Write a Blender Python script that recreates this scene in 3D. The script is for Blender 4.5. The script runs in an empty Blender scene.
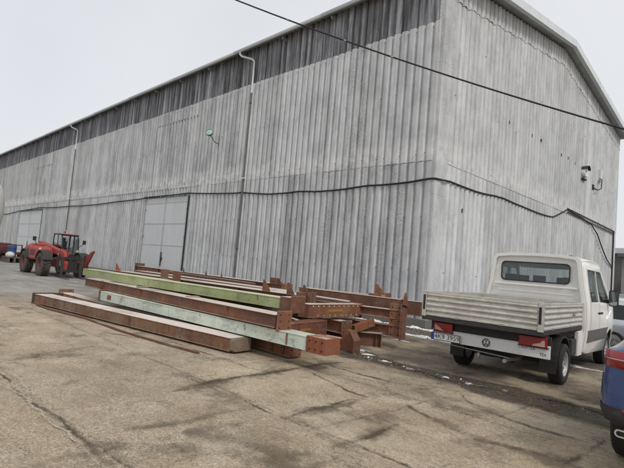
import bpy, bmesh, math, random
from mathutils import Vector, Matrix
from mathutils.geometry import tessellate_polygon
random.seed(7)
rad = math.radians
sc = bpy.context.scene
C = sc.collection
# ------------------------------------------------------------------ camera
cam_d = bpy.data.cameras.new("camera")
cam = bpy.data.objects.new("camera", cam_d); C.objects.link(cam)
R = ((0.7051292457944103, -0.01182606701541988, 0.7089801766370855),
     (0.7040784596997818, -0.10685598244923922, -0.7020365528956386),
     (0.0840611046334091, 0.9942041757877276, -0.06702079926452957))
M = Matrix(R).to_4x4(); M.translation = Vector((0, 0, 1.65))
cam.matrix_world = M
cam_d.sensor_width = 36; cam_d.lens = 479.605/624*36
cam_d.clip_start = 0.05; cam_d.clip_end = 1500
sc.camera = cam
sc.render.resolution_x = 1024; sc.render.resolution_y = 768
# ------------------------------------------------------------------ world: overcast
w = bpy.data.worlds.new("World"); sc.world = w; w.use_nodes = True
nt = w.node_tree; nt.nodes.clear()
out = nt.nodes.new('ShaderNodeOutputWorld'); add = nt.nodes.new('ShaderNodeAddShader')
b1 = nt.nodes.new('ShaderNodeBackground'); b2 = nt.nodes.new('ShaderNodeBackground')
sky = nt.nodes.new('ShaderNodeTexSky'); sky.sky_type = 'NISHITA'; sky.sun_disc = False
SUN_EL, SUN_AZ = rad(46), rad(108)          # azimuth measured from +Y towards +X
sky.sun_elevation = SUN_EL; sky.sun_rotation = SUN_AZ
sky.air_density = 1.0; sky.dust_density = 4.0
b1.inputs[1].default_value = 0.012
nt.links.new(sky.outputs[0], b1.inputs[0])
tc = nt.nodes.new('ShaderNodeTexCoord'); no = nt.nodes.new('ShaderNodeTexNoise')
no.inputs['Scale'].default_value = 1.6; no.inputs['Detail'].default_value = 5
rp = nt.nodes.new('ShaderNodeValToRGB')
rp.color_ramp.elements[0].position = 0.3; rp.color_ramp.elements[0].color = (0.70, 0.712, 0.745, 1)
rp.color_ramp.elements[1].position = 0.7; rp.color_ramp.elements[1].color = (0.81, 0.82, 0.84, 1)
nt.links.new(tc.outputs['Generated'], no.inputs['Vector']); nt.links.new(no.outputs['Fac'], rp.inputs[0])
nt.links.new(rp.outputs[0], b2.inputs[0]); b2.inputs[1].default_value = 0.98
nt.links.new(b1.outputs[0], add.inputs[0]); nt.links.new(b2.outputs[0], add.inputs[1])
nt.links.new(add.outputs[0], out.inputs[0])
sun_d = bpy.data.lights.new("sun", 'SUN'); sun_d.energy = 1.5; sun_d.angle = rad(11); sun_d.color = (1, .96, .9)
sun = bpy.data.objects.new("sun", sun_d); C.objects.link(sun)
sd = Vector((math.sin(SUN_AZ)*math.cos(SUN_EL), math.cos(SUN_AZ)*math.cos(SUN_EL), math.sin(SUN_EL)))
sun.rotation_euler = (-sd).to_track_quat('-Z', 'Y').to_euler(); sun.location = (20, -20, 40)
vs = sc.view_settings; vs.view_transform = 'Standard'; vs.look = 'None'; vs.exposure = 0; vs.gamma = 1
vs.use_curve_mapping = False

# ------------------------------------------------------------------ node helpers
class G:
    def __init__(s, name):
        s.m = bpy.data.materials.new(name); s.m.use_nodes = True; s.t = s.m.node_tree
        s.b = s.t.nodes['Principled BSDF']; s.pos = s.t.nodes.new('ShaderNodeTexCoord').outputs['Object']
        s.geo = s.t.nodes.new('ShaderNodeNewGeometry')
    def put(s, sock, v):
        if isinstance(v, bpy.types.NodeSocket): s.t.links.new(v, sock)
        elif isinstance(v, (tuple, list)) and len(v) == 3 and sock.type == 'RGBA': sock.default_value = (*v, 1)
        else: sock.default_value = v
    def node(s, t, **k):
        n = s.t.nodes.new(t)
        for a, v in k.items(): setattr(n, a, v)
        return n
    def scale(s, v, k, off=(0, 0, 0)):
        n = s.node('ShaderNodeMapping'); s.put(n.inputs[0], v); n.inputs['Scale'].default_value = k if not isinstance(k, (int, float)) else (k,)*3
        n.inputs['Location'].default_value = off; return n.outputs[0]
    def noise(s, sc_=1.0, det=3, ro=.5, k=(1, 1, 1), vec=None, dist=0, off=(0, 0, 0)):
        n = s.node('ShaderNodeTexNoise'); s.put(n.inputs['Vector'], s.scale(vec or s.pos, k, off)); n.inputs['Scale'].default_value = sc_
        n.inputs['Detail'].default_value = det; n.inputs['Roughness'].default_value = ro; n.inputs['Distortion'].default_value = dist
        return n.outputs['Fac']
    def vor(s, sc_=1.0, k=(1, 1, 1), vec=None, feat='F1', out='Distance', rnd=1):
        n = s.node('ShaderNodeTexVoronoi', feature=feat); s.put(n.inputs['Vector'], s.scale(vec or s.pos, k)); n.inputs['Scale'].default_value = sc_
        n.inputs['Randomness'].default_value = rnd; return n.outputs[out]
    def ramp(s, f, pts, inter='LINEAR'):
        n = s.node('ShaderNodeValToRGB'); s.put(n.inputs[0], f); cr = n.color_ramp; cr.interpolation = inter
        while len(cr.elements) < len(pts): cr.elements.new(.5)
        for e, (p, c) in zip(cr.elements, pts):
            e.position = p; e.color = (c, c, c, 1) if isinstance(c, (int, float)) else (*c, 1)
        return n.outputs[0]
    def ma(s, op, a, b=0.0, c=None, clamp=False):
        n = s.node('ShaderNodeMath', operation=op, use_clamp=clamp); s.put(n.inputs[0], a); s.put(n.inputs[1], b)
        if c is not None: s.put(n.inputs[2], c)
        return n.outputs[0]
    def mix(s, f, a, b, mode='MIX'):
        n = s.node('ShaderNodeMixRGB', blend_type=mode); s.put(n.inputs[0], f)
        for i, v in ((1, a), (2, b)):
            if isinstance(v, (int, float)): v = (v, v, v)
            s.put(n.inputs[i], v)
        return n.outputs[0]
    def xyz(s, v=None):
        n = s.node('ShaderNodeSeparateXYZ'); s.put(n.inputs[0], v or s.pos); return n.outputs
    def comb(s, x=0., y=0., z=0.):
        n = s.node('ShaderNodeCombineXYZ'); [s.put(n.inputs[i], v) for i, v in enumerate((x, y, z))]; return n.outputs[0]
    def white(s, v):
        n = s.node('ShaderNodeTexWhiteNoise', noise_dimensions='3D'); s.put(n.inputs[0], v); return n.outputs[0]
    def bump(s, h, st=.3, d=.01, prev=None):
        n = s.node('ShaderNodeBump'); s.put(n.inputs['Height'], h); n.inputs['Strength'].default_value = st; n.inputs['Distance'].default_value = d
        if prev: s.put(n.inputs['Normal'], prev)
        return n.outputs[0]
    def attr(s, name):
        n = s.node('ShaderNodeAttribute', attribute_name=name); return n.outputs['Fac']
    def done(s, col=None, ro=None, nor=None, **k):
        if col is not None: s.put(s.b.inputs['Base Color'], col)
        if ro is not None: s.put(s.b.inputs['Roughness'], ro)
        if nor is not None: s.put(s.b.inputs['Normal'], nor)
        for a, v in k.items(): s.put(s.b.inputs[a.replace('_', ' ')], v)
        return s.m

def paint(name, col, dirt=(.12, .10, .08), amt=.25, ro=.4, met=0., sc_=4., bump=.05, coat=0., streak=False, up=0.0, upcol=(.62, .6, .56)):
    g = G(name)
    n1 = g.noise(sc_, 5, .6); n2 = g.noise(sc_*9, 3, .6)
    if streak: n1 = g.ma('ADD', g.ma('MULTIPLY', n1, .5), g.ma('MULTIPLY', g.noise(sc_*3, 4, .6, k=(1, 1, .15)), .5))
    f = g.ramp(g.ma('ADD', g.ma('MULTIPLY', n1, .65), g.ma('MULTIPLY', n2, .35)), [(.40, 0.), (.68, 1.)])
    c = g.mix(g.ma('MULTIPLY', f, amt), col, dirt)
    c = g.mix(.12, c, g.mix(g.noise(sc_*.5, 2), 0.0, tuple(min(1, x*2) for x in col)))
    if up > 0:
        nz = g.xyz(g.geo.outputs['Normal'])[2]
        m = g.ma('MULTIPLY', g.ramp(nz, [(.6, 0.), (.85, 1.)]), g.ramp(g.noise(sc_*.8, 5, .65), [(.5-up*.35, 0.), (.66-up*.1, 1.)]))
        c = g.mix(g.ma('MULTIPLY', m, .9), c, upcol)
    r = g.ma('ADD', g.ma('MULTIPLY', f, .3), ro, clamp=True)
    g.done(c, r, g.bump(n2, bump, .004), Metallic=met)
    if coat: g.b.inputs['Coat Weight'].default_value = coat; g.b.inputs['Coat Roughness'].default_value = .05
    return g.m

def rusty(name, base, rust, amt, pale=None, up=.6, upcol=(.50, .46, .40), ro=.75):
    """painted steel with rust patches and settled dust / frost on upward faces"""
    g = G(name)
    a = g.noise(1.3, 6, .65, k=(1, 1, 1)); b = g.noise(14, 5, .7); c3 = g.noise(5, 4, .6, k=(1, 1, .25))
    f = g.ramp(g.ma('ADD', g.ma('MULTIPLY', a, .45), g.ma('ADD', g.ma('MULTIPLY', b, .25), g.ma('MULTIPLY', c3, .30))),
               [(.62-amt*.3, 0.), (.68-amt*.22, 1.)])
    rc = g.mix(g.noise(8, 5, .7), tuple(x*.55 for x in rust), tuple(min(1, x*1.5) for x in rust))
    bc = g.mix(g.noise(2.5, 4, .6), tuple(x*.78 for x in base), tuple(min(1, x*1.15) for x in base))
    if pale: bc = g.mix(g.ramp(g.noise(.9, 4, .6), [(.45, 0.), (.6, 1.)]), bc, pale)
    c = g.mix(f, bc, rc)
    sp = g.ramp(g.noise(40, 3, .6), [(.62, 0.), (.7, 1.)])
    ch = g.ramp(g.ma('ADD', g.ma('MULTIPLY', g.noise(4, 6, .75, off=(5, 1, 1)), .7), g.ma('MULTIPLY', b, .3)), [(.575, 0.), (.60, 1.)])
    c = g.mix(g.ma('MULTIPLY', ch, .75), c, tuple(min(1, x*.5) for x in rust))
    ch2 = g.ramp(g.noise(3, 6, .8, k=(.3, 1, 1), off=(1, 8, 1)), [(.60, 0.), (.63, 1.)])
    c = g.mix(g.ma('MULTIPLY', ch2, .35), c, (.34, .30, .25))
    c = g.mix(g.ma('MULTIPLY', sp, .5), c, tuple(x*.35 for x in rust))
    oi = g.node('ShaderNodeObjectInfo').outputs['Random']
    c = g.mix(1., c, g.ramp(oi, [(0., (.72, .74, .78)), (.5, (1., 1., 1.)), (1., (1.28, 1.16, 1.0))] if base[0] > base[1]*1.5 else [(0., .92), (1., 1.05)]), 'MULTIPLY')
    dd = g.ramp(g.noise(1.6, 6, .75, k=(1, 1, 2.5), off=(3, 3, 9)), [(.52, 0.), (.64, .45)])
    c = g.mix(dd, c, (.17, .14, .105))
    nz = g.xyz(g.geo.outputs['Normal'])[2]
    m = g.ma('MULTIPLY', g.ramp(nz, [(.7, 0.), (.9, 1.)]), g.ramp(g.noise(1.1, 5, .7, off=(3, 1, 0)), [(.58-up*.3, 0.), (.66-up*.1, 1.)]))
    c = g.mix(g.ma('MULTIPLY', m, .92), c, g.mix(g.noise(20, 4, .7), tuple(x*.75 for x in upcol), tuple(x*1.2 for x in upcol)))
    return g.done(c, ro, g.bump(g.ma('ADD', b, g.noise(60, 3, .6)), .25, .004))

MT = {}
# ---- corrugated cement sheets
def wall_mat(name, c1, c2, stain, dark=False):
    g = G(name); X, Y, Z = g.xyz(g.geo.outputs['Position'])
    u = g.ma('ADD', X, Y); p = g.comb(u, 0., Z)
    tone = g.attr('tone')
    s1 = g.noise(2.2, 5, .65, k=(1, 1, .12), vec=p); s2 = g.noise(11, 4, .7, k=(1, 1, .1), vec=p); s3 = g.noise(.18, 4, .6, vec=p)
    f = g.ma('ADD', g.ma('MULTIPLY', s1, .35), g.ma('ADD', g.ma('MULTIPLY', s2, .3), g.ma('MULTIPLY', s3, .35)))
    c = g.mix(g.ramp(f, [(.32, 0.), (.66, 1.)]), c2, c1)
    rib = g.white(g.comb(g.ma('FLOOR', g.ma('DIVIDE', u, .33333)), g.ma('FLOOR', g.ma('DIVIDE', Z, 5.52)), 0.))
    c = g.mix(1., c, g.ramp(tone, [(0., .88), (1., 1.08)]), 'MULTIPLY')
    c = g.mix(1., c, g.ramp(rib, [(0., .93), (.5, 1.), (1., 1.06)]), 'MULTIPLY')
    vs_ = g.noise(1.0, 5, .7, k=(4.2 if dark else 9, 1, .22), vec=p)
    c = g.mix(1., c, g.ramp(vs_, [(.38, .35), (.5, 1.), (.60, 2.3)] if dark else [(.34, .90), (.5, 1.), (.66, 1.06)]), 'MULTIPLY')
    c = g.mix(g.ramp(g.noise(.6, 3, .5, vec=p, off=(7, 0, 2)), [(.4, 0.), (.7, .3)]), c, tuple(a*b for a, b in zip(c1, (1.0, .98, .93))))
    ribd = g.ramp(g.white(g.comb(g.ma('FLOOR', g.ma('DIVIDE', u, .33333)), 3., g.ma('FLOOR', g.ma('DIVIDE', Z, 5.52)))), [(.58, 0.), (.72, 1.)])
    rm_ = g.ramp(g.noise(1.0, 6, .8, k=(7, 1, 1.1), vec=p, off=(4, 0, 1)), [(.40, 0.), (.60, 1.)])
    c = g.mix(g.ma('MULTIPLY', g.ma('MULTIPLY', ribd, rm_), .12 if 'pale' in name else .52), c, tuple(x*.45 for x in c1))
    blo = g.ramp(g.noise(.9, 7, .78, k=(1.4, 1, .8), vec=p, off=(14, 0, 3)), [(.42, .86), (.5, 1.), (.60, 1.10)])
    c = g.mix(1., c, blo, 'MULTIPLY')
    # black lichen flecks, gathered in streaks
    fl = g.ramp(g.noise(30, 5, .85, k=(1.2, 1, .45), vec=p), [(.47, 0.), (.55, 1.)])
    st = g.ramp(g.noise(1.5, 4, .6, k=(1.6, 1, .20), vec=p, off=(3, 0, 5)), [(.43, 0.), (.55, 1.)])
    st2 = g.ramp(g.attr('stain'), [(0., .10), (.45, .2), (.62, .9), (1., 1.)])
    hz = g.ramp(g.ma('DIVIDE', Z, 14.), [(.0, .55), (.35, .6), (.42, 1.), (.7, .85), (.9, .6)])
    m = g.ma('MULTIPLY', g.ma('MULTIPLY', fl, g.ma('MULTIPLY', st, hz)), g.ma('MULTIPLY', st2, 1.0), clamp=True)
    c = g.mix(g.ma('MULTIPLY', m, .45 if 'pale' in name else .95), c, stain)
    # pale lime bloom along the lap of the two sheet rows, dirt splash by the ground
    fa = g.ma('MULTIPLY', g.ramp(g.ma('DIVIDE', g.ma('ADD', X, g.ma('MULTIPLY', g.noise(.12, 4, .6, vec=p), 30.)), -60.), [(.0, 0.), (.75, 1.)]), .0 if 'pale' in name else .55)
    c = g.mix(fa, c, g.mix(1., c, (.74, .72, .69), 'MULTIPLY'))
    lap = g.ramp(g.ma('ABSOLUTE', g.ma('SUBTRACT', Z, 5.75)), [(0., 1.), (.32, .6), (.55, 0.)])
    c = g.mix(g.ma('MULTIPLY', lap, g.ramp(g.noise(2.2, 5, .7, vec=p), [(.40, 0.), (.58, .85)])), c, (.66, .665, .655))
    low = g.ramp(g.ma('ADD', Z, g.ma('MULTIPLY', g.noise(2.5, 4, .7, vec=p), .8)), [(.45, 1.), (1., 0.)])
    c = g.mix(g.ma('MULTIPLY', low, .45), c, (.17, .155, .13))
    # drips below fixings
    dr = g.ramp(g.noise(6, 3, .6, k=(3, 1, .12), vec=p, off=(1, 0, 9)), [(.63, 0.), (.70, 1.)])
    c = g.mix(g.ma('MULTIPLY', dr, .35), c, stain if not dark else (.34, .35, .37))
    return g.done(c, .85, g.bump(g.ma('ADD', g.noise(30, 4, .7), g.noise(7, 4, .6)), .18, .006))
MT['sheet'] = wall_mat('weathered_cement_sheet', (.585, .602, .618), (.455, .468, .48), (.12, .122, .125))
MT['sheet_gable'] = wall_mat('pale_cement_sheet', (.60, .615, .625), (.50, .512, .522), (.16, .155, .15))
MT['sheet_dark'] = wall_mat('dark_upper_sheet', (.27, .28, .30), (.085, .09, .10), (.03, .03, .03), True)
MT['zinc'] = paint('zinc_flashing', (.74, .79, .79), (.50, .54, .55), .5, .45, .0, 1.5)
MT['soffit'] = paint('soffit_board', (.60, .65, .67), (.1, .1, .1), .5, .8, 0, 1.2)
MT['seam'] = paint('dull_steel_trim', (.26, .27, .275), (.12, .12, .12), .5, .7, 0, 2)
MT['gutter'] = paint('grey_gutter', (.30, .31, .32), (.12, .12, .12), .5, .5, .4, 2)
MT['pipe'] = paint('grey_downpipe', (.33, .34, .34), (.15, .14, .13), .6, .55, .2, 3)
MT['door'] = paint('pale_grey_door_sheet', (.60, .625, .635), (.44, .455, .46), .5, .6, 0, 1.4, streak=True)
MT['black'] = paint('black_rubber', (.018, .018, .019), (.06, .055, .05), .4, .6, 0, 12)
MT['tyre'] = paint('tyre_rubber', (.016, .016, .016), (.055, .05, .044), .5, .75, 0, 14, .2)
MT['tyre_muddy'] = paint('muddy_tyre', (.035, .03, .026), (.16, .135, .105), .8, .9, 0, 6, .3)
MT['white'] = paint('white_van_paint', (.86, .852, .805), (.40, .355, .28), .22, .30, 0, 2.2, .02, coat=.5, streak=True)
MT['alu'] = None
g = G('ribbed_aluminium')
n = g.noise(3, 5, .6); n2 = g.noise(18, 4, .7, k=(.4, 1, 1)); X, Y, Z = g.xyz()
c = g.mix(g.ramp(n2, [(.4, 0.), (.66, .55)]), (.60, .585, .535), (.32, .30, .255))
c = g.mix(g.ramp(n, [(.48, 0.), (.7, .35)]), c, (.30, .27, .22))
sc1 = g.ramp(g.noise(9, 4, .8, k=(.5, 1, 3)), [(.66, 0.), (.70, .8)])
c = g.mix(sc1, c, (.16, .15, .13))
MT['alu'] = g.done(c, .5, g.bump(n2, .15, .003), Metallic=.35)
MT['bumper_grey'] = paint('light_grey_panel', (.74, .745, .74), (.3, .28, .25), .3, .4, 0, 3)
MT['trim'] = paint('dark_grey_plastic', (.10, .10, .098), (.2, .18, .15), .45, .6, 0, 5)
MT['chassis'] = paint('dirty_black_steel', (.03, .03, .03), (.10, .085, .07), .5, .7, 0, 6)
MT['rim'] = paint('silver_wheel_paint', (.52, .53, .53), (.15, .13, .11), .5, .4, .4, 9)
MT['steel'] = paint('bare_grey_steel', (.35, .35, .34), (.14, .12, .10), .5, .45, .7, 8)
MT['blue'] = paint('metallic_blue_paint', (.024, .066, .21), (.10, .09, .08), .18, .25, .35, 3, .0, coat=1.)
MT['silver'] = paint('silver_car_paint', (.72, .76, .80), (.2, .2, .19), .25, .3, .5, 3, 0, coat=.8)
MT['red'] = paint('red_machine_paint', (.40, .040, .036), (.17, .10, .075), .85, .5, 0, 3, .05)
MT['red_dark'] = paint('faded_dark_red_paint', (.16, .045, .05), (.09, .05, .04), .6, .7, 0, 3)
MT['barrel'] = paint('blue_plastic', (.03, .075, .22), (.1, .1, .1), .3, .5, 0, 4)
MT['cream'] = paint('cream_tarpaulin', (.72, .71, .67), (.35, .33, .29), .5, .7, 0, 1)
MT['plastic_white'] = paint('white_plastic', (.72, .72, .7), (.4, .4, .38), .3, .5, 0, 4)
MT['chrome'] = paint('chrome', (.75, .75, .75), (.4, .4, .4), .2, .12, 1., 5)
MT['number_white'] = paint('number_plate_white', (.78, .78, .76), (.4, .38, .34), .25, .4, 0, 12)
MT['number_blue'] = paint('number_plate_blue', (.01, .06, .42), (.1, .1, .1), .1, .4, 0, 12)
MT['ink'] = paint('black_ink', (.012, .012, .014), (.03, .03, .03), .1, .4, 0, 12)
MT['cable'] = paint('black_cable', (.012, .012, .013), (.05, .05, .05), .3, .6, 0, 12)
MT['lamp_green'] = paint('pale_green_lamp', (.30, .50, .42), (.2, .3, .25), .3, .4, 0, 6)
MT['seat'] = paint('grey_seat_fabric', (.07, .075, .08), (.03, .03, .03), .3, .9, 0, 8)
MT['far_wall'] = paint('grey_render', (.42, .43, .44), (.2, .2, .2), .4, .9, 0, .6)
MT['far_dark'] = paint('dark_cladding', (.20, .195, .19), (.12, .12, .12), .4, .8, 0, .6)
def glass(name, col, rough=.03, alpha=None):
    g = G(name); tr = g.node('ShaderNodeBsdfTransparent'); gl = g.node('ShaderNodeBsdfGlossy'); mx = g.node('ShaderNodeMixShader')
    tr.inputs[0].default_value = (*col, 1); gl.inputs['Roughness'].default_value = rough; gl.inputs[0].default_value = (.9, .95, .95, 1)
    lw = g.node('ShaderNodeLayerWeight'); lw.inputs[0].default_value = .5
    g.put(mx.inputs[0], g.ma('ADD', g.ma('MULTIPLY', g.ma('POWER', lw.outputs['Facing'], 4.), .8), .05, clamp=True)); g.put(mx.inputs[1], tr.outputs[0]); g.put(mx.inputs[2], gl.outputs[0])
    g.put(g.t.nodes['Material Output'].inputs[0], mx.outputs[0]); return g.m
MT['glass'] = glass('tinted_glass', (.74, .77, .77))
MT['glass_green'] = glass('green_tinted_glass', (.42, .55, .50))
MT['dark_glass'] = G('dark_glass').done((.012, .016, .018), .06)
MT['mirror'] = G('mirror_glass').done((.30, .33, .33), .06, Metallic=.9)
MT['lens_red'] = G('red_lamp_lens').done((.26, .005, .010), .12, Coat_Weight=.6)
MT['lens_clear'] = G('clear_lamp_lens').done((.50, .36, .35), .15, Coat_Weight=.6)
RUST = (.165, .060, .036)
MT['beam_brown'] = rusty('red_oxide_primer', (.155, .066, .042), (.225, .095, .046), .50, up=1.4, upcol=(.60, .56, .49))
MT['beam_rust'] = rusty('orange_rust', (.25, .085, .038), (.13, .05, .03), .5, up=.3)
MT['beam_old'] = rusty('old_mixed_rust', (.20, .105, .055), (.12, .048, .028), .5, pale=(.22, .17, .12), up=1.5, upcol=(.74, .66, .60))
MT['beam_dark'] = rusty('dark_scale', (.07, .055, .045), (.09, .05, .035), .4, up=.2)
MT['beam_green'] = rusty('yellow_green_paint', (.30, .345, .15), (.12, .08, .05), .12, pale=(.36, .40, .21), up=1.4, upcol=(.58, .57, .42))
MT['beam_mint'] = rusty('mint_white_paint', (.53, .61, .53), (.25, .12, .06), .22, pale=(.60, .64, .55), up=.7, upcol=(.50, .50, .42))
MT['beam_pale'] = rusty('pale_dusty_steel', (.42, .41, .38), (.2, .1, .06), .2, up=.8, upcol=(.62, .6, .55))
MT['rebar'] = rusty('rusty_rod', (.14, .06, .04), (.09, .04, .03), .5, up=0)
MT['timber'] = paint('weathered_timber', (.17, .13, .10), (.07, .06, .05), .6, .9, 0, 5)
MT['plug'] = paint('concrete_plug', (.24, .20, .155), (.12, .058, .032), 1., .95, 0, 5, .6)
MT['chalk'] = G('yellow_chalk').done((.42, .34, .03), .9)

# ------------------------------------------------------------------ mesh helpers
class MB:
    def __init__(s): s.v = []; s.f = []; s.grp = []; s.smooth = []
    def add(s, vs, fs, smooth=False, xf=None):
        o = len(s.v); s.grp.append((o, len(s.f)))
        s.v += [tuple(xf @ Vector(v)) if xf else tuple(v) for v in vs]
        s.f += [tuple(i+o for i in f) for f in fs]; s.smooth += [smooth]*len(fs); return s
    def box(s, a, b, xf=None):
        x0, y0, z0 = a; x1, y1, z1 = b
        v = [(x0, y0, z0), (x1, y0, z0), (x1, y1, z0), (x0, y1, z0), (x0, y0, z1), (x1, y0, z1), (x1, y1, z1), (x0, y1, z1)]
        return s.add(v, [(0, 3, 2, 1), (4, 5, 6, 7), (0, 1, 5, 4), (1, 2, 6, 5), (2, 3, 7, 6), (3, 0, 4, 7)], xf=xf)
    def bar(s, p, q, w, h):
        """box beam of section w x h from p to q"""
        p = Vector(p); q = Vector(q); d = q-p; L = d.length; d.normalize()
        up = Vector((0, 0, 1)) if abs(d.z) < .95 else Vector((0, 1, 0))
        sx = d.cross(up).normalized(); uz = sx.cross(d)
        m = Matrix((sx, d, uz)).transposed().to_4x4(); m.translation = p
        return s.box((-w/2, 0, -h/2), (w/2, L, h/2), m)
    def tube(s, pts, r, n=10, closed=False):
        pts = [Vector(p) for p in pts]; rs = r if isinstance(r, (list, tuple)) else [r]*len(pts)
        vs = []; prev = None
        for i, p in enumerate(pts):
            t = (pts[min(i+1, len(pts)-1)]-pts[max(i-1, 0)]).normalized()
            if prev is None: a = t.cross(Vector((0, 0, 1)) if abs(t.z) < .9 else Vector((1, 0, 0))).normalized()
            else: a = (prev-t*prev.dot(t)).normalized()
            prev = a; b = t.cross(a)
            vs += [p+(a*math.cos(k*2*math.pi/n)+b*math.sin(k*2*math.pi/n))*rs[i] for k in range(n)]
        fs = []
        for i in range(len(pts)-1):
            for k in range(n): fs.append((i*n+k, i*n+(k+1) % n, (i+1)*n+(k+1) % n, (i+1)*n+k))
        s.add(vs, fs, True)
        o = len(pts)-1
        s.add([vs[k] for k in range(n)], [tuple(range(n))[::-1]]); s.add([vs[o*n+k] for k in range(n)], [tuple(range(n))])
        return s
    def lathe(s, prof, c=(0, 0, 0), axis='X', n=40, xf=None):
        """prof: (along axis, radius) list"""
        vs = []
        for a, r in prof:
            for k in range(n):
                t = k*2*math.pi/n; p = (a, r*math.cos(t), r*math.sin(t))
                if axis == 'Y': p = (p[1], p[0], p[2])
                if axis == 'Z': p = (p[1], p[2], p[0])
                vs.append((p[0]+c[0], p[1]+c[1], p[2]+c[2]))
        fs = [(i*n+k, i*n+(k+1) % n, (i+1)*n+(k+1) % n, (i+1)*n+k) for i in range(len(prof)-1) for k in range(n)]
        fs = [f for f in fs]
        return s.add(vs, fs, True, xf)
    def prism(s, poly, t, mp=None, holes=()):
        """flat outline (a,b) list with holes, thickened by t; mp(a,b,c)->(x,y,z)"""
        mp = mp or (lambda a, b, c: (a, b, c))
        loops = [list(poly)]+[list(h) for h in holes]
        tri = tessellate_polygon([[Vector((a, b, 0)) for a, b in l] for l in loops])
        flat = [p for l in loops for p in l]; N = len(flat)
        vs = [mp(a, b, 0) for a, b in flat]+[mp(a, b, t) for a, b in flat]
        fs = [tuple(x) for x in tri]+[tuple(i+N for i in x[::-1]) for x in tri]
        o = 0
        for l in loops:
            n = len(l)
            for i in range(n): fs.append((o+i, o+(i+1) % n, o+(i+1) % n+N, o+i+N))
            o += n
        return s.add(vs, fs)
    def loft(s, rings, caps=True, smooth=True):
        n = len(rings[0]); vs = [p for r in rings for p in r]
        fs = [(i*n+k, i*n+(k+1) % n, (i+1)*n+(k+1) % n, (i+1)*n+k) for i in range(len(rings)-1) for k in range(n)]
        s.add(vs, fs, smooth)
        if caps: s.add(rings[0], [tuple(range(n))]); s.add(rings[-1], [tuple(range(n))])
        return s
    def objs(s, name, mat, parent=None, k=1, **kw):
        """one object per k added pieces"""
        st_ = s.grp[::k]+[(len(s.v), len(s.f))]; out_ = []
        for (v0, f0), (v1, f1) in zip(st_, st_[1:]):
            m = MB(); m.v = s.v[v0:v1]; m.f = [tuple(i-v0 for i in f) for f in s.f[f0:f1]]; m.smooth = s.smooth[f0:f1]
            out_.append(m.obj(name, mat, parent, **kw))
        return out_
    def obj(s, name, mat, parent=None, bevel=0, seg=2, tone=None, angle=40, subsurf=0):
        me = bpy.data.meshes.new(name); me.from_pydata(s.v, [], s.f); me.validate(clean_customdata=False)
        bm = bmesh.new(); bm.from_mesh(me)
        bmesh.ops.recalc_face_normals(bm, faces=bm.faces); bm.to_mesh(me); bm.free()
        if len(me.polygons) == len(s.smooth):
            me.polygons.foreach_set('use_smooth', s.smooth)
        me.materials.append(mat)
        if tone:
            for nm, vals in tone.items():
                a = me.attributes.new(nm, 'FLOAT', 'FACE'); a.data.foreach_set('value', vals)
        o = bpy.data.objects.new(name, me); C.objects.link(o)
        if parent: o.parent = parent
        if bevel:
            b = o.modifiers.new('bevel', 'BEVEL'); b.width = bevel; b.segments = seg; b.limit_method = 'ANGLE'; b.angle_limit = rad(angle)
        if subsurf:
            b = o.modifiers.new('sub', 'SUBSURF'); b.levels = subsurf; b.render_levels = subsurf
        return o

def tag(o, label=None, cat=None, group=None, kind=None):
    if label: o['label'] = label
    if cat: o['category'] = cat
    if group: o['group'] = group
    if kind: o['kind'] = kind
    return o
def thing(name, label, cat, loc=(0, 0, 0), rz=0, group=None):
    o = bpy.data.objects.new(name, None); C.objects.link(o); o.location = loc; o.rotation_euler = (0, 0, rz)
    o.empty_display_size = .2
    return tag(o, label, cat, group)
def rrect(x0, y0, x1, y1, r, n=5):
    pts = []
    for cx, cy, a0 in ((x1-r, y0+r, -90), (x1-r, y1-r, 0), (x0+r, y1-r, 90), (x0+r, y0+r, 180)):
        for k in range(n+1):
            a = rad(a0+90*k/n); pts.append((cx+r*math.cos(a), cy+r*math.sin(a)))
    return pts
def text(name, body, size, mat, parent, mtx, ext=.002, shear=0):
    cu = bpy.data.curves.new(name, 'FONT'); cu.body = body; cu.size = size; cu.extrude = ext; cu.align_x = 'CENTER'; cu.align_y = 'CENTER'; cu.shear = shear
    t = bpy.data.objects.new(name, cu); C.objects.link(t)
    dg = bpy.context.evaluated_depsgraph_get(); me = bpy.data.meshes.new_from_object(t.evaluated_get(dg)); bpy.data.objects.remove(t)
    o = bpy.data.objects.new(name, me); C.objects.link(o); o.data.materials.clear(); o.data.materials.append(mat); o.parent = parent; o.matrix_local = mtx
    return o

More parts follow.
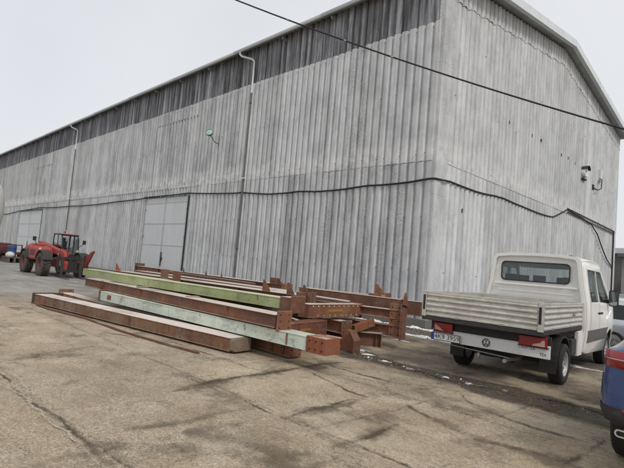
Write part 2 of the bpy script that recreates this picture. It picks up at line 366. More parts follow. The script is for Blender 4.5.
# ================================================================== GROUND
def ground_mat():
    g = G('cracked_concrete_yard'); P = g.pos; X, Y, Z = g.xyz()
    wob = g.noise(1.6, 4, .6); wob2 = g.noise(7, 3, .6)
    wx = g.ma('ADD', X, g.ma('ADD', g.ma('MULTIPLY', g.ma('SUBTRACT', wob, .5), .16), g.ma('MULTIPLY', g.ma('SUBTRACT', wob2, .5), .05)))
    wy = g.ma('ADD', Y, g.ma('ADD', g.ma('MULTIPLY', g.ma('SUBTRACT', g.noise(1.6, 4, .6, off=(9, 3, 1)), .5), .16), g.ma('MULTIPLY', g.ma('SUBTRACT', wob2, .5), .06)))
    ry = g.ma('DIVIDE', g.ma('SUBTRACT', wy, 1.70), 2.0); row = g.ma('FLOOR', ry); fy = g.ma('SUBTRACT', ry, row)
    dy = g.ma('MULTIPLY', g.ma('MINIMUM', fy, g.ma('SUBTRACT', 1., fy)), 2.0)
    # slab ends staggered row by row
    rx = g.ma('DIVIDE', g.ma('ADD', wx, g.ma('ADD', 4.3, g.ma('MULTIPLY', row, -.88))), 3.0); colm = g.ma('FLOOR', rx); fx = g.ma('SUBTRACT', rx, colm)
    dx = g.ma('MULTIPLY', g.ma('MINIMUM', fx, g.ma('SUBTRACT', 1., fx)), 3.0)
    slab = g.white(g.comb(row, colm, 1.))
    jd = g.ma('MINIMUM', dy, g.ma('ADD', dx, g.ramp(g.noise(.45, 2, .5, off=(2, 5, 5)), [(.46, .004), (.54, .30)])))
    jw = g.ma('ADD', g.ma('MULTIPLY', g.noise(5, 6, .8, off=(2, 2, 2)), .095), -.032)
    joint = g.ma('MULTIPLY', g.ma('LESS_THAN', jd, jw), 1.)
    jsoft = g.ma('MULTIPLY', g.ramp(g.ma('DIVIDE', jd, .05), [(.1, 1.), (1., 0.)]), .28)
    vis = g.ramp(g.noise(.7, 3, .6, off=(5, 0, 0)), [(.42, .25), (.58, 1.)])
    joint = g.ma('MULTIPLY', g.ma('MAXIMUM', joint, jsoft), g.ma('MULTIPLY', vis, .5))
    halo = g.ma('MULTIPLY', g.ramp(g.ma('ADD', jd, g.ma('MULTIPLY', g.noise(2.4, 6, .78), .75)), [(.33, 1.), (.50, 0.)]), g.ramp(g.noise(.7, 3, .6, off=(1, 7, 0)), [(.46, .0), (.60, 1.)]))
    # wandering cracks
    pd = g.comb(g.ma('ADD', X, g.ma('MULTIPLY', g.noise(1.2, 5, .7), 1.1)), g.ma('ADD', Y, g.ma('MULTIPLY', g.noise(1.2, 5, .7, off=(4, 4, 4)), 1.1)), 0.)
    cd = g.vor(.42, vec=pd, feat='DISTANCE_TO_EDGE')
    cmask = g.ramp(g.noise(.45, 2, .5, off=(8, 1, 0)), [(.50, 0.), (.60, .4)])
    crack = g.ma('MULTIPLY', g.ramp(g.ma('ADD', cd, g.ma('MULTIPLY', g.noise(30, 4, .8), .010)), [(.006, 1.), (.013, 0.)]), cmask)
    chalo = g.ma('MULTIPLY', g.ramp(g.ma('ADD', cd, g.ma('MULTIPLY', g.noise(6, 4, .7), .10)), [(.035, 1.), (.085, 0.)]), g.ma('MULTIPLY', cmask, .5))
    # the worn surface
    big = g.noise(.35, 5, .6); mid = g.noise(1.7, 7, .68); fin = g.noise(9, 6, .72); grit = g.noise(55, 4, .8)
    f = g.ma('ADD', g.ma('MULTIPLY', big, .30), g.ma('ADD', g.ma('MULTIPLY', mid, .48), g.ma('MULTIPLY', fin, .22)))
    c = g.ramp(f, [(.34, (.27, .208, .140)), (.44, (.40, .318, .218)), (.53, (.50, .408, .29)), (.64, (.64, .54, .405))])
    c = g.mix(.8, c, g.ramp(slab, [(0., .90), (1., 1.08)]), 'MULTIPLY')
    c = g.mix(1., c, g.ramp(g.noise(24, 5, .85, off=(1, 1, 5)), [(.37, .68), (.5, 1.), (.63, 1.30)]), 'MULTIPLY')
    # exposed aggregate: light and dark stones, stronger in worn patches
    vn = g.node('ShaderNodeTexVoronoi'); g.put(vn.inputs['Vector'], g.scale(P, 1)); vn.inputs['Scale'].default_value = 70
    stc = g.xyz(vn.outputs['Color'])[0]; stone = g.ramp(vn.outputs['Distance'], [(.30, 1.), (.5, 0.)])
    worn = g.ramp(g.noise(.8, 5, .65, off=(0, 6, 3)), [(.38, .45), (.56, 1.)])
    c = g.mix(g.ma('MULTIPLY', g.ma('MULTIPLY', stone, worn), .55), c, g.ramp(stc, [(0., (.12, .092, .066)), (.4, (.27, .215, .15)), (.72, (.48, .40, .30)), (1., (.78, .72, .62))]))
    c = g.mix(g.ramp(grit, [(.56, 0.), (.66, .45)]), c, (.06, .052, .044))
    c = g.mix(g.ramp(g.noise(38, 4, .8, off=(3, 0, 0)), [(.58, 0.), (.68, .45)]), c, (.60, .56, .50))
    # moss / damp earth stains
    stn = g.ramp(g.noise(.9, 6, .72, off=(2, 9, 0)), [(.54, 0.), (.65, .72)])
    c = g.mix(stn, c, (.105, .082, .057))
    c = g.mix(g.ramp(g.noise(.55, 5, .6, off=(6, 2, 8)), [(.52, 0.), (.68, .5)]), c, (.34, .25, .145))
    c = g.mix(g.ma('MULTIPLY', halo, .4), c, (.075, .058, .040))
    c = g.mix(g.ma('MULTIPLY', chalo, .8), c, (.085, .073, .058))
    c = g.mix(g.ma('MULTIPLY', g.ma('MAXIMUM', joint, crack), .75), c, (.045, .038, .030))
    rim = g.ma('MULTIPLY', g.ramp(g.ma('ABSOLUTE', g.ma('SUBTRACT', jd, g.ma('ADD', .035, g.ma('MULTIPLY', g.noise(9, 5, .8), .03)))), [(0., 1.), (.014, 0.)]), g.ramp(g.noise(1.4, 4, .7, off=(3, 3, 3)), [(.48, 0.), (.6, .55)]))
    c = g.mix(rim, c, (.60, .52, .40))
    sm_ = g.ramp(g.noise(1.0, 7, .78, k=(.55, 1.5, 1), off=(11, 2, 0)), [(.57, 0.), (.67, .4)])
    c = g.mix(sm_, c, g.mix(g.noise(30, 4, .8), (.055, .042, .030), (.15, .118, .082)))
    pal = g.ramp(g.noise(.8, 6, .7, k=(.7, 1.2, 1), off=(1, 12, 0)), [(.55, 0.), (.68, .5)])
    c = g.mix(pal, c, (.62, .54, .41))
    # far part of the yard: greyer tarmac
    far = g.ramp(g.ma('ADD', g.ma('MULTIPLY', X, -1.), g.ma('ADD', g.ma('MULTIPLY', g.noise(.4, 4, .6), 5.), -3.2)), [(0., 0.), (1., 1.)])
    farm = g.ramp(g.ma('DIVIDE', g.ma('ADD', g.ma('MULTIPLY', X, -1.), g.ma('MULTIPLY', g.noise(.35, 4, .6), 6.)), 40.), [(.42, 0.), (.56, 1.)])
    tar = g.mix(g.ramp(g.noise(1.3, 6, .7, k=(.35, 1, 1)), [(.35, 0.), (.65, 1.)]), (.25, .245, .235), (.46, .45, .43))
    tar = g.mix(g.ramp(g.noise(20, 4, .8), [(.5, 0.), (.65, .5)]), tar, (.09, .09, .09))
    c = g.mix(g.ma('MULTIPLY', farm, .85), c, tar)
    # wet dirt rut and damp strip in front of the hall
    rd = g.ma('ABSOLUTE', g.ma('SUBTRACT', Y, g.ma('ADD', 7.38, g.ma('MULTIPLY', g.ma('SUBTRACT', g.noise(.6, 3, .5, off=(0, 3, 0)), .5), .9))))
    xin = g.ma('MULTIPLY', g.ramp(g.ma('ADD', X, 6.9), [(0., 0.), (.6, 1.)]), g.ramp(g.ma('DIVIDE', X, 10.), [(.2, 1.), (.6, 0.)]))
    wide = g.ramp(g.ma('ADD', X, 4.4), [(0., 0.), (1., .22)])
    rd = g.ma('SUBTRACT', rd, wide)
    rut = g.ma('MULTIPLY', g.ramp(g.ma('ADD', rd, g.ma('MULTIPLY', g.noise(3.5, 5, .75), .34)), [(.36, 1.), (.52, 0.)]), xin)
    wall_d = g.ma('MULTIPLY', g.ramp(g.ma('ADD', Y, g.ma('MULTIPLY', g.noise(2.5, 4, .7), .5)), [(0., 0.), (1., 1.)]), 1.)
    ditch = g.ramp(g.ma('DIVIDE', g.ma('ADD', Y, g.ma('MULTIPLY', g.noise(2.5, 4, .7), .5)), 20.), [(.588, 0.), (.60, 1.)])
    ditch = g.ma('MULTIPLY', ditch, g.ramp(g.ma('DIVIDE', X, -40.), [(.15, 1.), (.5, .4)]))
    c = g.mix(g.ma('MULTIPLY', rut, .94), c, g.mix(g.ramp(g.noise(25, 5, .8), [(.4, 0.), (.6, 1.)]), (.022, .017, .012), (.115, .088, .058)))
    c = g.mix(g.ma('MULTIPLY', ditch, .8), c, g.mix(g.noise(18, 4, .7), (.045, .042, .036), (.12, .11, .09)))
    # damp shine patches round the truck and near the rut
    dw = g.ma('MULTIPLY', g.ramp(g.noise(.75, 5, .62, off=(3, 3, 7)), [(.45, 0.), (.58, 1.)]), g.ramp(g.ma('DIVIDE', Y, 20.), [(.28, 0.), (.36, 1.)]))
    dw = g.ma('MULTIPLY', dw, g.ramp(g.ma('DIVIDE', X, -40.), [(.3, 1.), (.5, .3)]))
    c = g.mix(g.ma('MULTIPLY', dw, .6), c, (.050, .042, .032))
    rough = g.ma('SUBTRACT', .95, g.ma('ADD', g.ma('MULTIPLY', dw, .30), g.ma('MULTIPLY', rut, .05)), clamp=True)
    h = g.ma('ADD', g.ma('MULTIPLY', mid, 1.2), g.ma('ADD', g.ma('MULTIPLY', fin, .9), g.ma('MULTIPLY', g.ma('MULTIPLY', stone, worn), .35)))
    h = g.ma('SUBTRACT', h, g.ma('ADD', g.ma('MULTIPLY', g.ma('MAXIMUM', joint, crack), 2.4), g.ma('MULTIPLY', rut, .5)))
    h = g.ma('ADD', h, g.ma('MULTIPLY', grit, .35))
    return g.done(c, rough, g.bump(h, .9, .028))
mb = MB()
S = 400
mb.add([(-S, -S, 0), (S, -S, 0), (S, S, 0), (-S, S, 0)], [(0, 1, 2, 3)])
tag(mb.obj('ground', ground_mat()), kind='structure')

# ================================================================== WAREHOUSE
XC, YW, YF, XL = -8.26, 13.53, 35.8, -92.0
YR = (YW+YF)/2; ZE = 11.82; SL = .156
def zroof(y): return ZE+SL*min(y-YW, YF-y)
PER = .3333; PROF = [(0., 0.), (.07, .0), (.12, .45), (.18, .80), (.27, .97), (.40, 1.), (.5, .97), (.60, 1.), (.73, .97), (.82, .80), (.88, .45), (.93, .0)]
AMP = .092
def sheets(face, a0, a1, z0, z1, off, top=None, bot=None, jit=.02, nseg=1, sheet=3, stainp=.55, rnd=None, step=None):
    """rows of corrugated sheets. face(a, out, z) -> xyz ; 'off' = distance proud of the frame"""
    rnd = rnd or random; m = MB(); tone = []; stain = []; L = PER*sheet; n = int(math.ceil(abs(a1-a0)/L))
    sgn = 1 if a1 > a0 else -1
    for i in range(n):
        s0 = a0+sgn*i*L; j = rnd.uniform(-1, 1)*.006; jt = rnd.uniform(-jit, jit); tn = rnd.random(); stv = rnd.random() if rnd.random() < stainp else rnd.random()*.4
        cols = []
        for k in range(sheet):
            for t, h in PROF: cols.append((s0+sgn*(k+t)*PER, h))
        cols.append((s0+sgn*sheet*PER, 0.))
        cols = [(a, h) for a, h in cols if (a-a1)*sgn <= 1e-6]
        if len(cols) < 2: continue
        vs = []; tilt = rnd.uniform(-.004, .004)
        for a, h in cols:
            zt = (top(a) if top else z1)+jt; zb = (bot(a) if bot else z0)
            for q in range(nseg+1):
                z = zb+(zt-zb)*q/nseg
                vs.append(face(a, off+j+(i % 2)*.003+h*AMP+tilt*q/nseg, z))
        w_ = nseg+1
        fs = [(c_*w_+q, (c_+1)*w_+q, (c_+1)*w_+q+1, c_*w_+q+1) for c_ in range(len(cols)-1) for q in range(nseg)]
        m.add(vs, fs, False); tone += [tn]*len(fs); stain += [stv]*len(fs)
    return m, {'tone': tone, 'stain': stain}
hall = thing('warehouse', 'huge grey corrugated sheet warehouse with a low gable end, filling the background', 'warehouse', (0, 0, 0))
fl = lambda a, o, z: (a, YW-o, z)
fg = lambda a, o, z: (XC+o, a, z)
D1 = (-28.42, -23.42, 4.95); D2 = (-57.0, -49.4, 4.75)
rr = random.Random(3)
m, t = sheets(fl, XC-.02, D1[1], .22, 5.55, .0, rnd=rr)
def join(m, t, m2, t2): m.add(m2.v, m2.f); [t[k].extend(t2[k]) for k in t]
for args in ((D1[0]-.0, D2[1], .22, 5.55), (D2[0], XL, .22, 5.55), (D1[1], D1[0], D1[2], 5.55), (D2[1], D2[0], D2[2], 5.55)):
    m2, t2 = sheets(fl, *args, .0, rnd=rr); join(m, t, m2, t2)
m.obj('wall', MT['sheet'], hall, tone=t)
m, t = sheets(fl, XC-.02, XL, 5.42, 10.16, .017, rnd=rr, jit=.035)
m.obj('upper_wall', MT['sheet'], hall, tone=t)
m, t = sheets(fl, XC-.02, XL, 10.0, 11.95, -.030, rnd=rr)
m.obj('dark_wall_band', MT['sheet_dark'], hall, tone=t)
# gable end
m, t = sheets(fg, YW+.62, YF, .22, 5.55, .0, rnd=rr, stainp=.15); m.obj('gable_wall', MT['sheet_gable'], hall, tone=t)
m, t = sheets(fg, YW+.62, YF, 5.42, 11, .016, top=lambda a: zroof(a)-.15, rnd=rr, stainp=.2, jit=.0); m.obj('gable_wall', MT['sheet_gable'], hall, tone=t)
m, t = sheets(fg, YW+.62, YF, 5.42, 11, .038, top=lambda a: zroof(a)-.12, bot=lambda a: zroof(a)-.88-.10*((int(a*3)*7) % 3)/3, rnd=rr, stainp=.9, jit=.0, sheet=1); m.obj('gable_verge_sheets', MT['sheet_gable'], hall, tone=t)
# corner strip : flat flashing sheets with a turned edge, in three lengths
m = MB()
for z0, z1, o in ((.2, 4.35, .0), (4.3, 6.2, .004), (6.15, 8.75, .002), (8.7, 11.95, .006)):
    m.box((XC-.02, YW-.075-o, z0), (XC+.075+o, YW+.30, z1)); m.box((XC-.16-o, YW-.070-o, z0), (XC-.015, YW-.03, z1))
    m.box((XC-.02, YW+.28, z0), (XC+.035+o, YW+.66, z1))
m.obj('corner_flashing', MT['sheet_gable'], hall, bevel=.01, tone={'tone': [.45]*len(m.f), 'stain': [.7]*len(m.f)})
# inner dark lining (so gaps never show daylight) and the hidden sides
m = MB(); m.prism([(YW+.03, .0), (YF-.03, .0), (YF-.03, ZE+.0), (YR, zroof(YR)+.0), (YW+.03, ZE+.0)], 1, lambda a, b, c: (XC-.03 if c == 0 else XL, a, b))
m.obj('building_shell', MT['far_dark'], hall)
# plinth
m = MB()
m.box((XL, YW-.10, 0), (D2[0], YW+.02, .26)); m.box((D2[1], YW-.10, 0), (D1[0], YW+.02, .26)); m.box((D1[1], YW-.10, 0), (XC+.10, YW+.02, .26)); m.box((XC-.02, YW+.02, 0), (XC+.10, YF, .26))
m.obj('plinth', paint('plinth_concrete', (.20, .19, .175), (.1, .09, .08), .6, .9, 0, 2), hall, bevel=.01)
# roof: corrugated deck with overhangs
OX, OY = .62, .42
m = MB(); n = 0
for (ya, yb) in ((YW-OY, YR), (YR, YF+OY)):
    vs = []; xs = []
    x = XC+OX-.03
    while x > XL-.5: xs.append(x); x -= PER/4
    for i, x in enumerate(xs):
        h = .05*(1, .5, 0, .5)[i % 4]
        for y in (ya, yb): vs.append((x, y, ZE+SL*min(y-YW, YF-y)+.12+h))
    m.add(vs, [(2*i, 2*i+2, 2*i+3, 2*i+1) for i in range(len(xs)-1)])
m.obj('roof', MT['gutter'], hall)
m = MB(); tt = .05
for ya, yb in ((YW-OY, YR), (YR, YF+OY)):
    za, zb = (ZE+SL*min(y-YW, YF-y) for y in (ya, yb))
    m.add([(XC+.0, ya, za+.02), (XC+OX, ya, za+.02), (XC+OX, yb, zb+.02), (XC, yb, zb+.02), (XC, ya, za+.08), (XC+OX, ya, za+.08), (XC+OX, yb, zb+.08), (XC, yb, zb+.08)],
          [(0, 3, 2, 1), (4, 5, 6, 7), (0, 1, 5, 4), (1, 2, 6, 5), (2, 3, 7, 6), (3, 0, 4, 7)])
# cross joints under the verge
m.obj('verge_soffit', MT['soffit'], hall)
m = MB()
for ya, yb in ((YW-OY, YR), (YR, YF+OY)):
    N_ = 6
    for i in range(N_):
        y0 = ya+(yb-ya)*i/N_; y1 = ya+(yb-ya)*(i+1)/N_-.012*(1 if i < N_-1 else 0); o = .003*(i % 2)
        z0, z1 = (ZE+SL*min(y-YW, YF-y) for y in (y0, y1))
        for (xa, xb, lo, hi) in ((XC+OX+o, XC+OX+.012+o, -.12, .22), (XC+OX-.22, XC+OX+.010+o, .205+o, .22+o), (XC+OX-.16, XC+OX+o, -.12, -.105)):
            m.add([(xa, y0, z0+lo), (xb, y0, z0+lo), (xb, y1, z1+lo), (xa, y1, z1+lo), (xa, y0, z0+hi), (xb, y0, z0+hi), (xb, y1, z1+hi), (xa, y1, z1+hi)],
                  [(0, 3, 2, 1), (4, 5, 6, 7), (0, 1, 5, 4), (1, 2, 6, 5), (2, 3, 7, 6), (3, 0, 4, 7)])
        m.box((XC+OX+.012, y1-.03, z1-.13), (XC+OX+.022, y1, z1+.235))
m.obj('verge_flashing', MT['zinc'], hall)
# eave: fascia, gutter, rafter ends
m = MB()
m.box((XL, YW-OY+.06, ZE-.02), (XC+OX, YW-OY+.085, ZE+.11)); m.obj('fascia', MT['seam'], hall)
x = XC-2.0; k = 0
m = MB()
while x > XL:
    m.box((x-.04, YW-OY+.09, ZE-.16), (x+.04, YW+.0, ZE-.06)); x -= 3.0
m.objs('rafter_end', MT['seam'], hall)
m = MB(); gy, gz, gr = YW-OY-.03, ZE+.06, .085
seg = []
for i in range(9):
    a = math.pi+math.pi*i/8; seg.append((gy+gr*math.cos(a), gz+gr*math.sin(a)))
x0, x1 = XL, XC+OX-.02; nn = 14
for i in range(nn):
    xa = x0+(x1-x0)*i/nn; xb = x0+(x1-x0)*(i+1)/nn; dz = .008*math.sin(i*2.1)
    vs = [(x, y, z+dz) for x in (xa, xb) for y, z in seg]
    m.add(vs, [(q, q+1, q+10, q+9) for q in range(8)], True)
    m.tube([(xa, gy-gr, gz+dz), (xb, gy-gr, gz+dz)], .011, 6)
g_o = m.obj('gutter', MT['zinc'], hall)
sm = g_o.modifiers.new('s', 'SOLIDIFY'); sm.thickness = .004
def downpipe(x, zlow):
    m = MB(); m.tube([(x-.80, gy, gz-.06), (x-.80, gy, gz-.20), (x-.72, gy+.05, gz-.30), (x-.12, YW-.19, gz-.52), (x-.02, YW-.14, gz-.60), (x, YW-.13, gz-.74), (x, YW-.13, gz-2.2)], .048, 10)
    p = m.obj('downpipe', MT['zinc'], hall)
    m = MB(); m.tube([(x, YW-.13, gz-2.2), (x, YW-.13, zlow)], .040, 10)
    for z in (9.2, 5.6, 2.2): m.lathe([(-.03, .052), (-.03, .062), (.03, .062), (.03, .052)], (x, YW-.13, z), 'Z', 12)
    m.obj('downpipe_lower', paint('dark_downpipe', (.13, .13, .13), (.05, .05, .05), .7, .6, 0, 1.5), hall)
    m = MB(); m.box((x-.11, YW-.19, 5.5), (x+.11, YW-.06, 5.56)); m.obj('pipe_clip', MT['plastic_white'], hall)
downpipe(-18.45, .1); downpipe(-42.2, 2.9)
# small hatch and panel outline on the long wall
m = MB(); m.box((-49.95, YW-.10, 6.25), (-49.35, YW-.02, 7.7)); m.obj('wall_hatch', MT['far_dark'], hall, bevel=.01)
m = MB(); m.bar((-27.9, YW-.09, 9.42), (-23.2, YW-.09, 9.40), .03, .05); m.bar((-27.9, YW-.09, 5.7), (-27.9, YW-.09, 9.42), .03, .03)
m.bar((-53.0, YW-.09, 9.0), (-48.0, YW-.09, 9.0), .03, .04); m.bar((-20.9, YW-.085, 5.6), (-20.9, YW-.085, 9.9), .03, .02)
m.objs('panel_seam', MT['seam'], hall)
# big sheet metal doors
def big_door(x0, x1, h, rows, dark_edge=True):
    fr = MB(); fr.box((x0-.07, YW-.07, .03), (x0, YW+.05, h+.06)); fr.box((x1, YW-.08, .03), (x1+.05, YW+.05, h+.04)); fr.box((x0, YW-.07, h), (x1, YW+.05, h+.04))
    f = fr.obj('door_frame', MT['seam'], hall)
    bk = MB(); bk.box((x1+.052, YW-.12, .1), (x1+.12, YW-.06, h-.02)); bk.obj('door_rail_shade', MT['black'], hall)  # black strip for the shadow gap beside the door rail, shade put in as colour
    mid = (x0+x1)/2
    rl = MB(); rl.box((x0-.15, YW-.16, h+.07), (x1+.15, YW-.11, h+.11)); rl.obj('top_rail', MT['chassis'], hall)
    for xx in (x0+.4, mid-.5, mid+.5, x1-.4):
        rl = MB(); rl.lathe([(-.02, .0), (-.02, .05), (.02, .05), (.02, 0)], (xx, YW-.14, h+.05), 'Y', 12); rl.obj('roller', MT['steel'], hall)
    for a, b in ((x0+.02, mid-.012), (mid+.012, x1-.02)):
        lf = MB()
        zz = [.06]+rows+[h-.01]
        for i in range(len(zz)-1):
            lf.box((a+.01, YW-.045-.004*(i % 2), zz[i]+.012), (b-.01, YW+.0, zz[i+1]-.012))
        lf.box((a, YW-.03, .05), (b, YW-.002, h-.005))
        d = lf.obj('door', MT['door'], hall, bevel=.006)
        r = MB()
        for z in rows: r.box((a, YW-.062, z-.014), (b, YW-.052, z+.014))
        for xx in (a, b-.05): r.box((xx, YW-.064, .06), (xx+.05, YW-.0535, h-.01))
        r.obj('door_seam', paint('door_batten', (.50, .52, .53), (.2, .2, .2), .5, .6), d)
        if a > x0+.5:
            hd = MB(); hd.box((a+.07, YW-.11, .95), (a+.13, YW-.07, 1.75)); hd.box((a+.03, YW-.085, 1.25), (a+.22, YW-.065, 1.45)); hd.obj('door_handle', MT['black'], d)
        hg = MB()
        for z in (.9, 2.6, 4.2): hg.box(((a-.04) if a < mid-.5 and a < x0+.5 else (b-.08), YW-.075, z), ((a+.12) if a < x0+.5 else (b+.08), YW-.064, z+.07))
        hg.objs('hinge', MT['steel'], d)
big_door(*D1, [.82, 2.14, 3.40, 4.62]); big_door(*D2, [.9, 2.2, 3.5])

# ------------------------------------------------------------------ things on the walls
def cabl(name, label, pts, r, sag=0, cat='cable'):
    P = [Vector(p) for p in pts]; q = []
    for i in range(len(P)-1):
        L = (P[i+1]-P[i]).length; k = max(2, int(L/.5))
        for j in range(k):
            t = j/k; v = P[i].lerp(P[i+1], t); v.z -= sag*min(L, 3.)*t*(1-t)+random.uniform(-.008, .008); q.append(v)
    q.append(P[-1]); m = MB(); m.tube(q, r, 7); o = m.obj(name, MT['cable']); return tag(o, label, cat)
yw = YW-.10
pts = [(XL, yw, 4.75), (-66, yw, 4.70), (-62, yw, 4.62), (-57.4, yw, 4.86), (-50, yw, 5.02), (-46, yw, 4.92), (-42.4, yw, 4.92), (-38, yw, 4.85), (-32.5, yw, 4.95), (-28.5, yw, 5.00), (-23.4, yw, 5.08), (-21, yw, 4.93), (-18.5, yw, 4.86), (-16.5, yw, 4.68), (-14.6, yw, 4.70), (-12.6, yw, 4.64), (-10.9, yw, 4.73), (-9.2, yw, 4.74), (-8.45, yw, 4.80), (XC+.1, YW-.1, 4.80),
       (XC+.12, 14.3, 4.86), (XC+.1, 16.2, 4.85), (XC+.1, 17.8, 4.95), (XC+.1, 18.5, 4.98), (XC+.1, 20.4, 4.93), (XC+.1, 22.6, 4.90), (XC+.1, 24.2, 4.98), (XC+.1, 25.2, 5.30), (XC+.13, 26.1, 5.62), (XC+.16, 28, 5.50), (XC+.16, 30, 5.38), (XC+.2, 31.2, 4.9), (XC+.2, 32.3, 4.2), (XC+.2, 33.4, 3.6), (XC+.16, 34.3, 3.35), (XC+.14, 35.0, 3.2)]
cabl('wall_cable', 'black cable running across both warehouse walls and round the corner', pts, .033, .03)
tr = thing('cable_tray', 'dark metal cable tray sloping across the gable wall down to a corner post', 'cable tray', (XC+.12, 26.1, 0))
m = MB(); m.bar((.02, 0, 5.66), (.02, 8.9, 5.50), .04, .04); m.bar((.02, 0, 5.48), (.02, 8.9, 5.32), .04, .04); m.objs('rail', MT['chassis'], tr)
m = MB()
for i in range(26):
    y = .2+i*.34; m.bar((.02, y, 5.50-.018*y), (.02, y, 5.65-.018*y), .02, .02)
m.objs('rung', MT['chassis'], tr)
m = MB(); m.bar((.02, 8.9, 5.5), (.02, 8.9, 0), .07, .07); m.obj('post', MT['chassis'], tr)
# lamp on long wall
lm = thing('wall_lamp', 'pale green round lamp on a bracket high on the long warehouse wall', 'lamp', (-20.95, YW-.08, 7.5))
m = MB(); m.tube([(.0, .02, 0), (-.0, -.25, .05), (-.05, -.45, .30)], .02, 8); m.box((-.02, .0, -.25), (.10, .04, .35)); m.obj('bracket', MT['chassis'], lm)
m = MB(); xf = Matrix.Translation((-.10, -.50, .42)) @ Matrix.Rotation(rad(35), 4, 'Z') @ Matrix.Rotation(rad(-25), 4, 'X')
m.lathe([(-.14, .19), (-.11, .20), (.0, .15), (.10, .07), (.13, .0)], axis='Y', n=24, xf=xf); m.obj('lamp_shade', MT['trim'], lm)
m = MB(); m.lathe([(-.12, .185), (-.145, .16), (-.15, 0.)], axis='Y', n=24, xf=xf); m.obj('lamp_glass', MT['lamp_green'], lm)
# extractor fan and antenna bracket on gable
fn = thing('extractor_fan', 'round extractor fan housing with a dark hood, below a pale streak on the gable wall', 'fan', (XC+.08, 28.4, 8.0)); fn.scale = (.6, .72, .72)
m = MB(); m.lathe([(-.03, .42), (.30, .42), (.34, .36), (.34, .30), (.10, .28), (.08, 0.)], axis='X', n=28); m.obj('housing', MT['zinc'], fn)
m = MB(); m.lathe([(.13, .0), (.13, .28)], axis='X', n=20)
for k in range(5):
    a = k*2*math.pi/5; m.add([(.16, .04*math.cos(a), .04*math.sin(a)), (.20, .26*math.cos(a), .26*math.sin(a)), (.24, .26*math.cos(a+.8), .26*math.sin(a+.8))], [(0, 1, 2)])
m.obj('fan_blade', MT['chassis'], fn)
m = MB()
for i in range(9):
    a0 = rad(20+i*16); a1 = rad(20+(i+1)*16)
    m.add([(.0, .45*math.cos(a0), .45*math.sin(a0)), (.55, .45*math.cos(a0), .45*math.sin(a0)), (.55, .45*math.cos(a1), .45*math.sin(a1)), (.0, .45*math.cos(a1), .45*math.sin(a1))], [(0, 1, 2, 3)])
m.obj('hood', MT['chassis'], fn); m = MB(); m.box((.0, -.35, -.62), (.25, .35, -.5)); m.obj('drip_tray', MT['chassis'], fn)
m = MB(); m.box((.0, -.26, .5), (.02, .20, 3.4)); m.obj('backing_board', MT['plastic_white'], fn)
an = thing('antenna_bracket', 'bent dark bracket holding a small white box on the gable wall, right of the fan', 'bracket', (XC+.08, 31.0, 7.6))
m = MB(); m.tube([(.02, -.7, -.1), (.2, -.5, -.25), (.25, .1, -.05), (.25, .15, .5), (.05, .3, .6)], .03, 6); m.box((.0, -.8, -.25), (.06, -.55, .05)); m.obj('arm', MT['chassis'], an)
m = MB(); m.box((.0, .25, .45), (.16, .62, 1.15)); m.obj('box', MT['plastic_white'], an, bevel=.01)
bt = MB()
for y, z in ((18.7, 8.12), (21.1, 8.2), (22.2, 8.25), (24.9, 8.2), (25.9, 8.25), (27.0, 8.2), (15.3, 4.05)):
    bt.tube([(XC+.02, y, z), (XC+.12, y, z+.01)], .03, 8); bt.box((XC+.10, y-.03, z-.10), (XC+.12, y+.02, z-.02))
bt.objs('wall_bolt', MT['chassis'], hall, k=4)

fx = MB()
for z in (1.8, 3.55, 5.66, 7.85, 9.95):
    x = XC-.35
    while x > -34:
        if rr.random() < .8 and not (z < 5 and (D1[0]-.3 < x < D1[1]+.3)): fx.lathe([(-.012, .015), (.014, .012), (.016, 0)], (x+rr.uniform(-.01, .01), YW-AMP-(.032 if z > 5.5 else .006), z+rr.uniform(-.03, .03)), 'Y', 5)
        x -= PER*rr.choice((1, 2))
    y = YW+.8
    while y < YF:
        if rr.random() < .3: fx.lathe([(-.012, .015), (.014, .012), (.016, 0)], (XC+AMP+(.03 if z > 5.5 else .006), y, z+rr.uniform(-.03, .03)), 'X', 5)
        y += PER*rr.choice((1, 2, 3))
tag(fx.obj('sheet_fixings', MT['chassis'], hall), kind='stuff')

# power line in front of the hall
a = Vector((-13.82, 9, 10.66)); b = Vector((-3.23, 14.5, 5.98)); d = b-a
m = MB(); q = []
for i in range(-14, 31):
    s = i/16; p = a+d*s; p.z -= .16*4*s*(1-s); q.append(p)
m.tube(q, .026, 8)
pl = tag(m.obj('power_line', MT['cable']), 'thick black overhead cable crossing the sky and the gable wall diagonally', 'cable')
m = MB()
for s in (.17, .34, .47):
    p = a+d*s; p.z -= .16*4*s*(1-s); m.tube([p-d.normalized()*.045, p+d.normalized()*.045], .034, 8)
m.objs('cable_clamp', MT['steel'], pl, k=3)

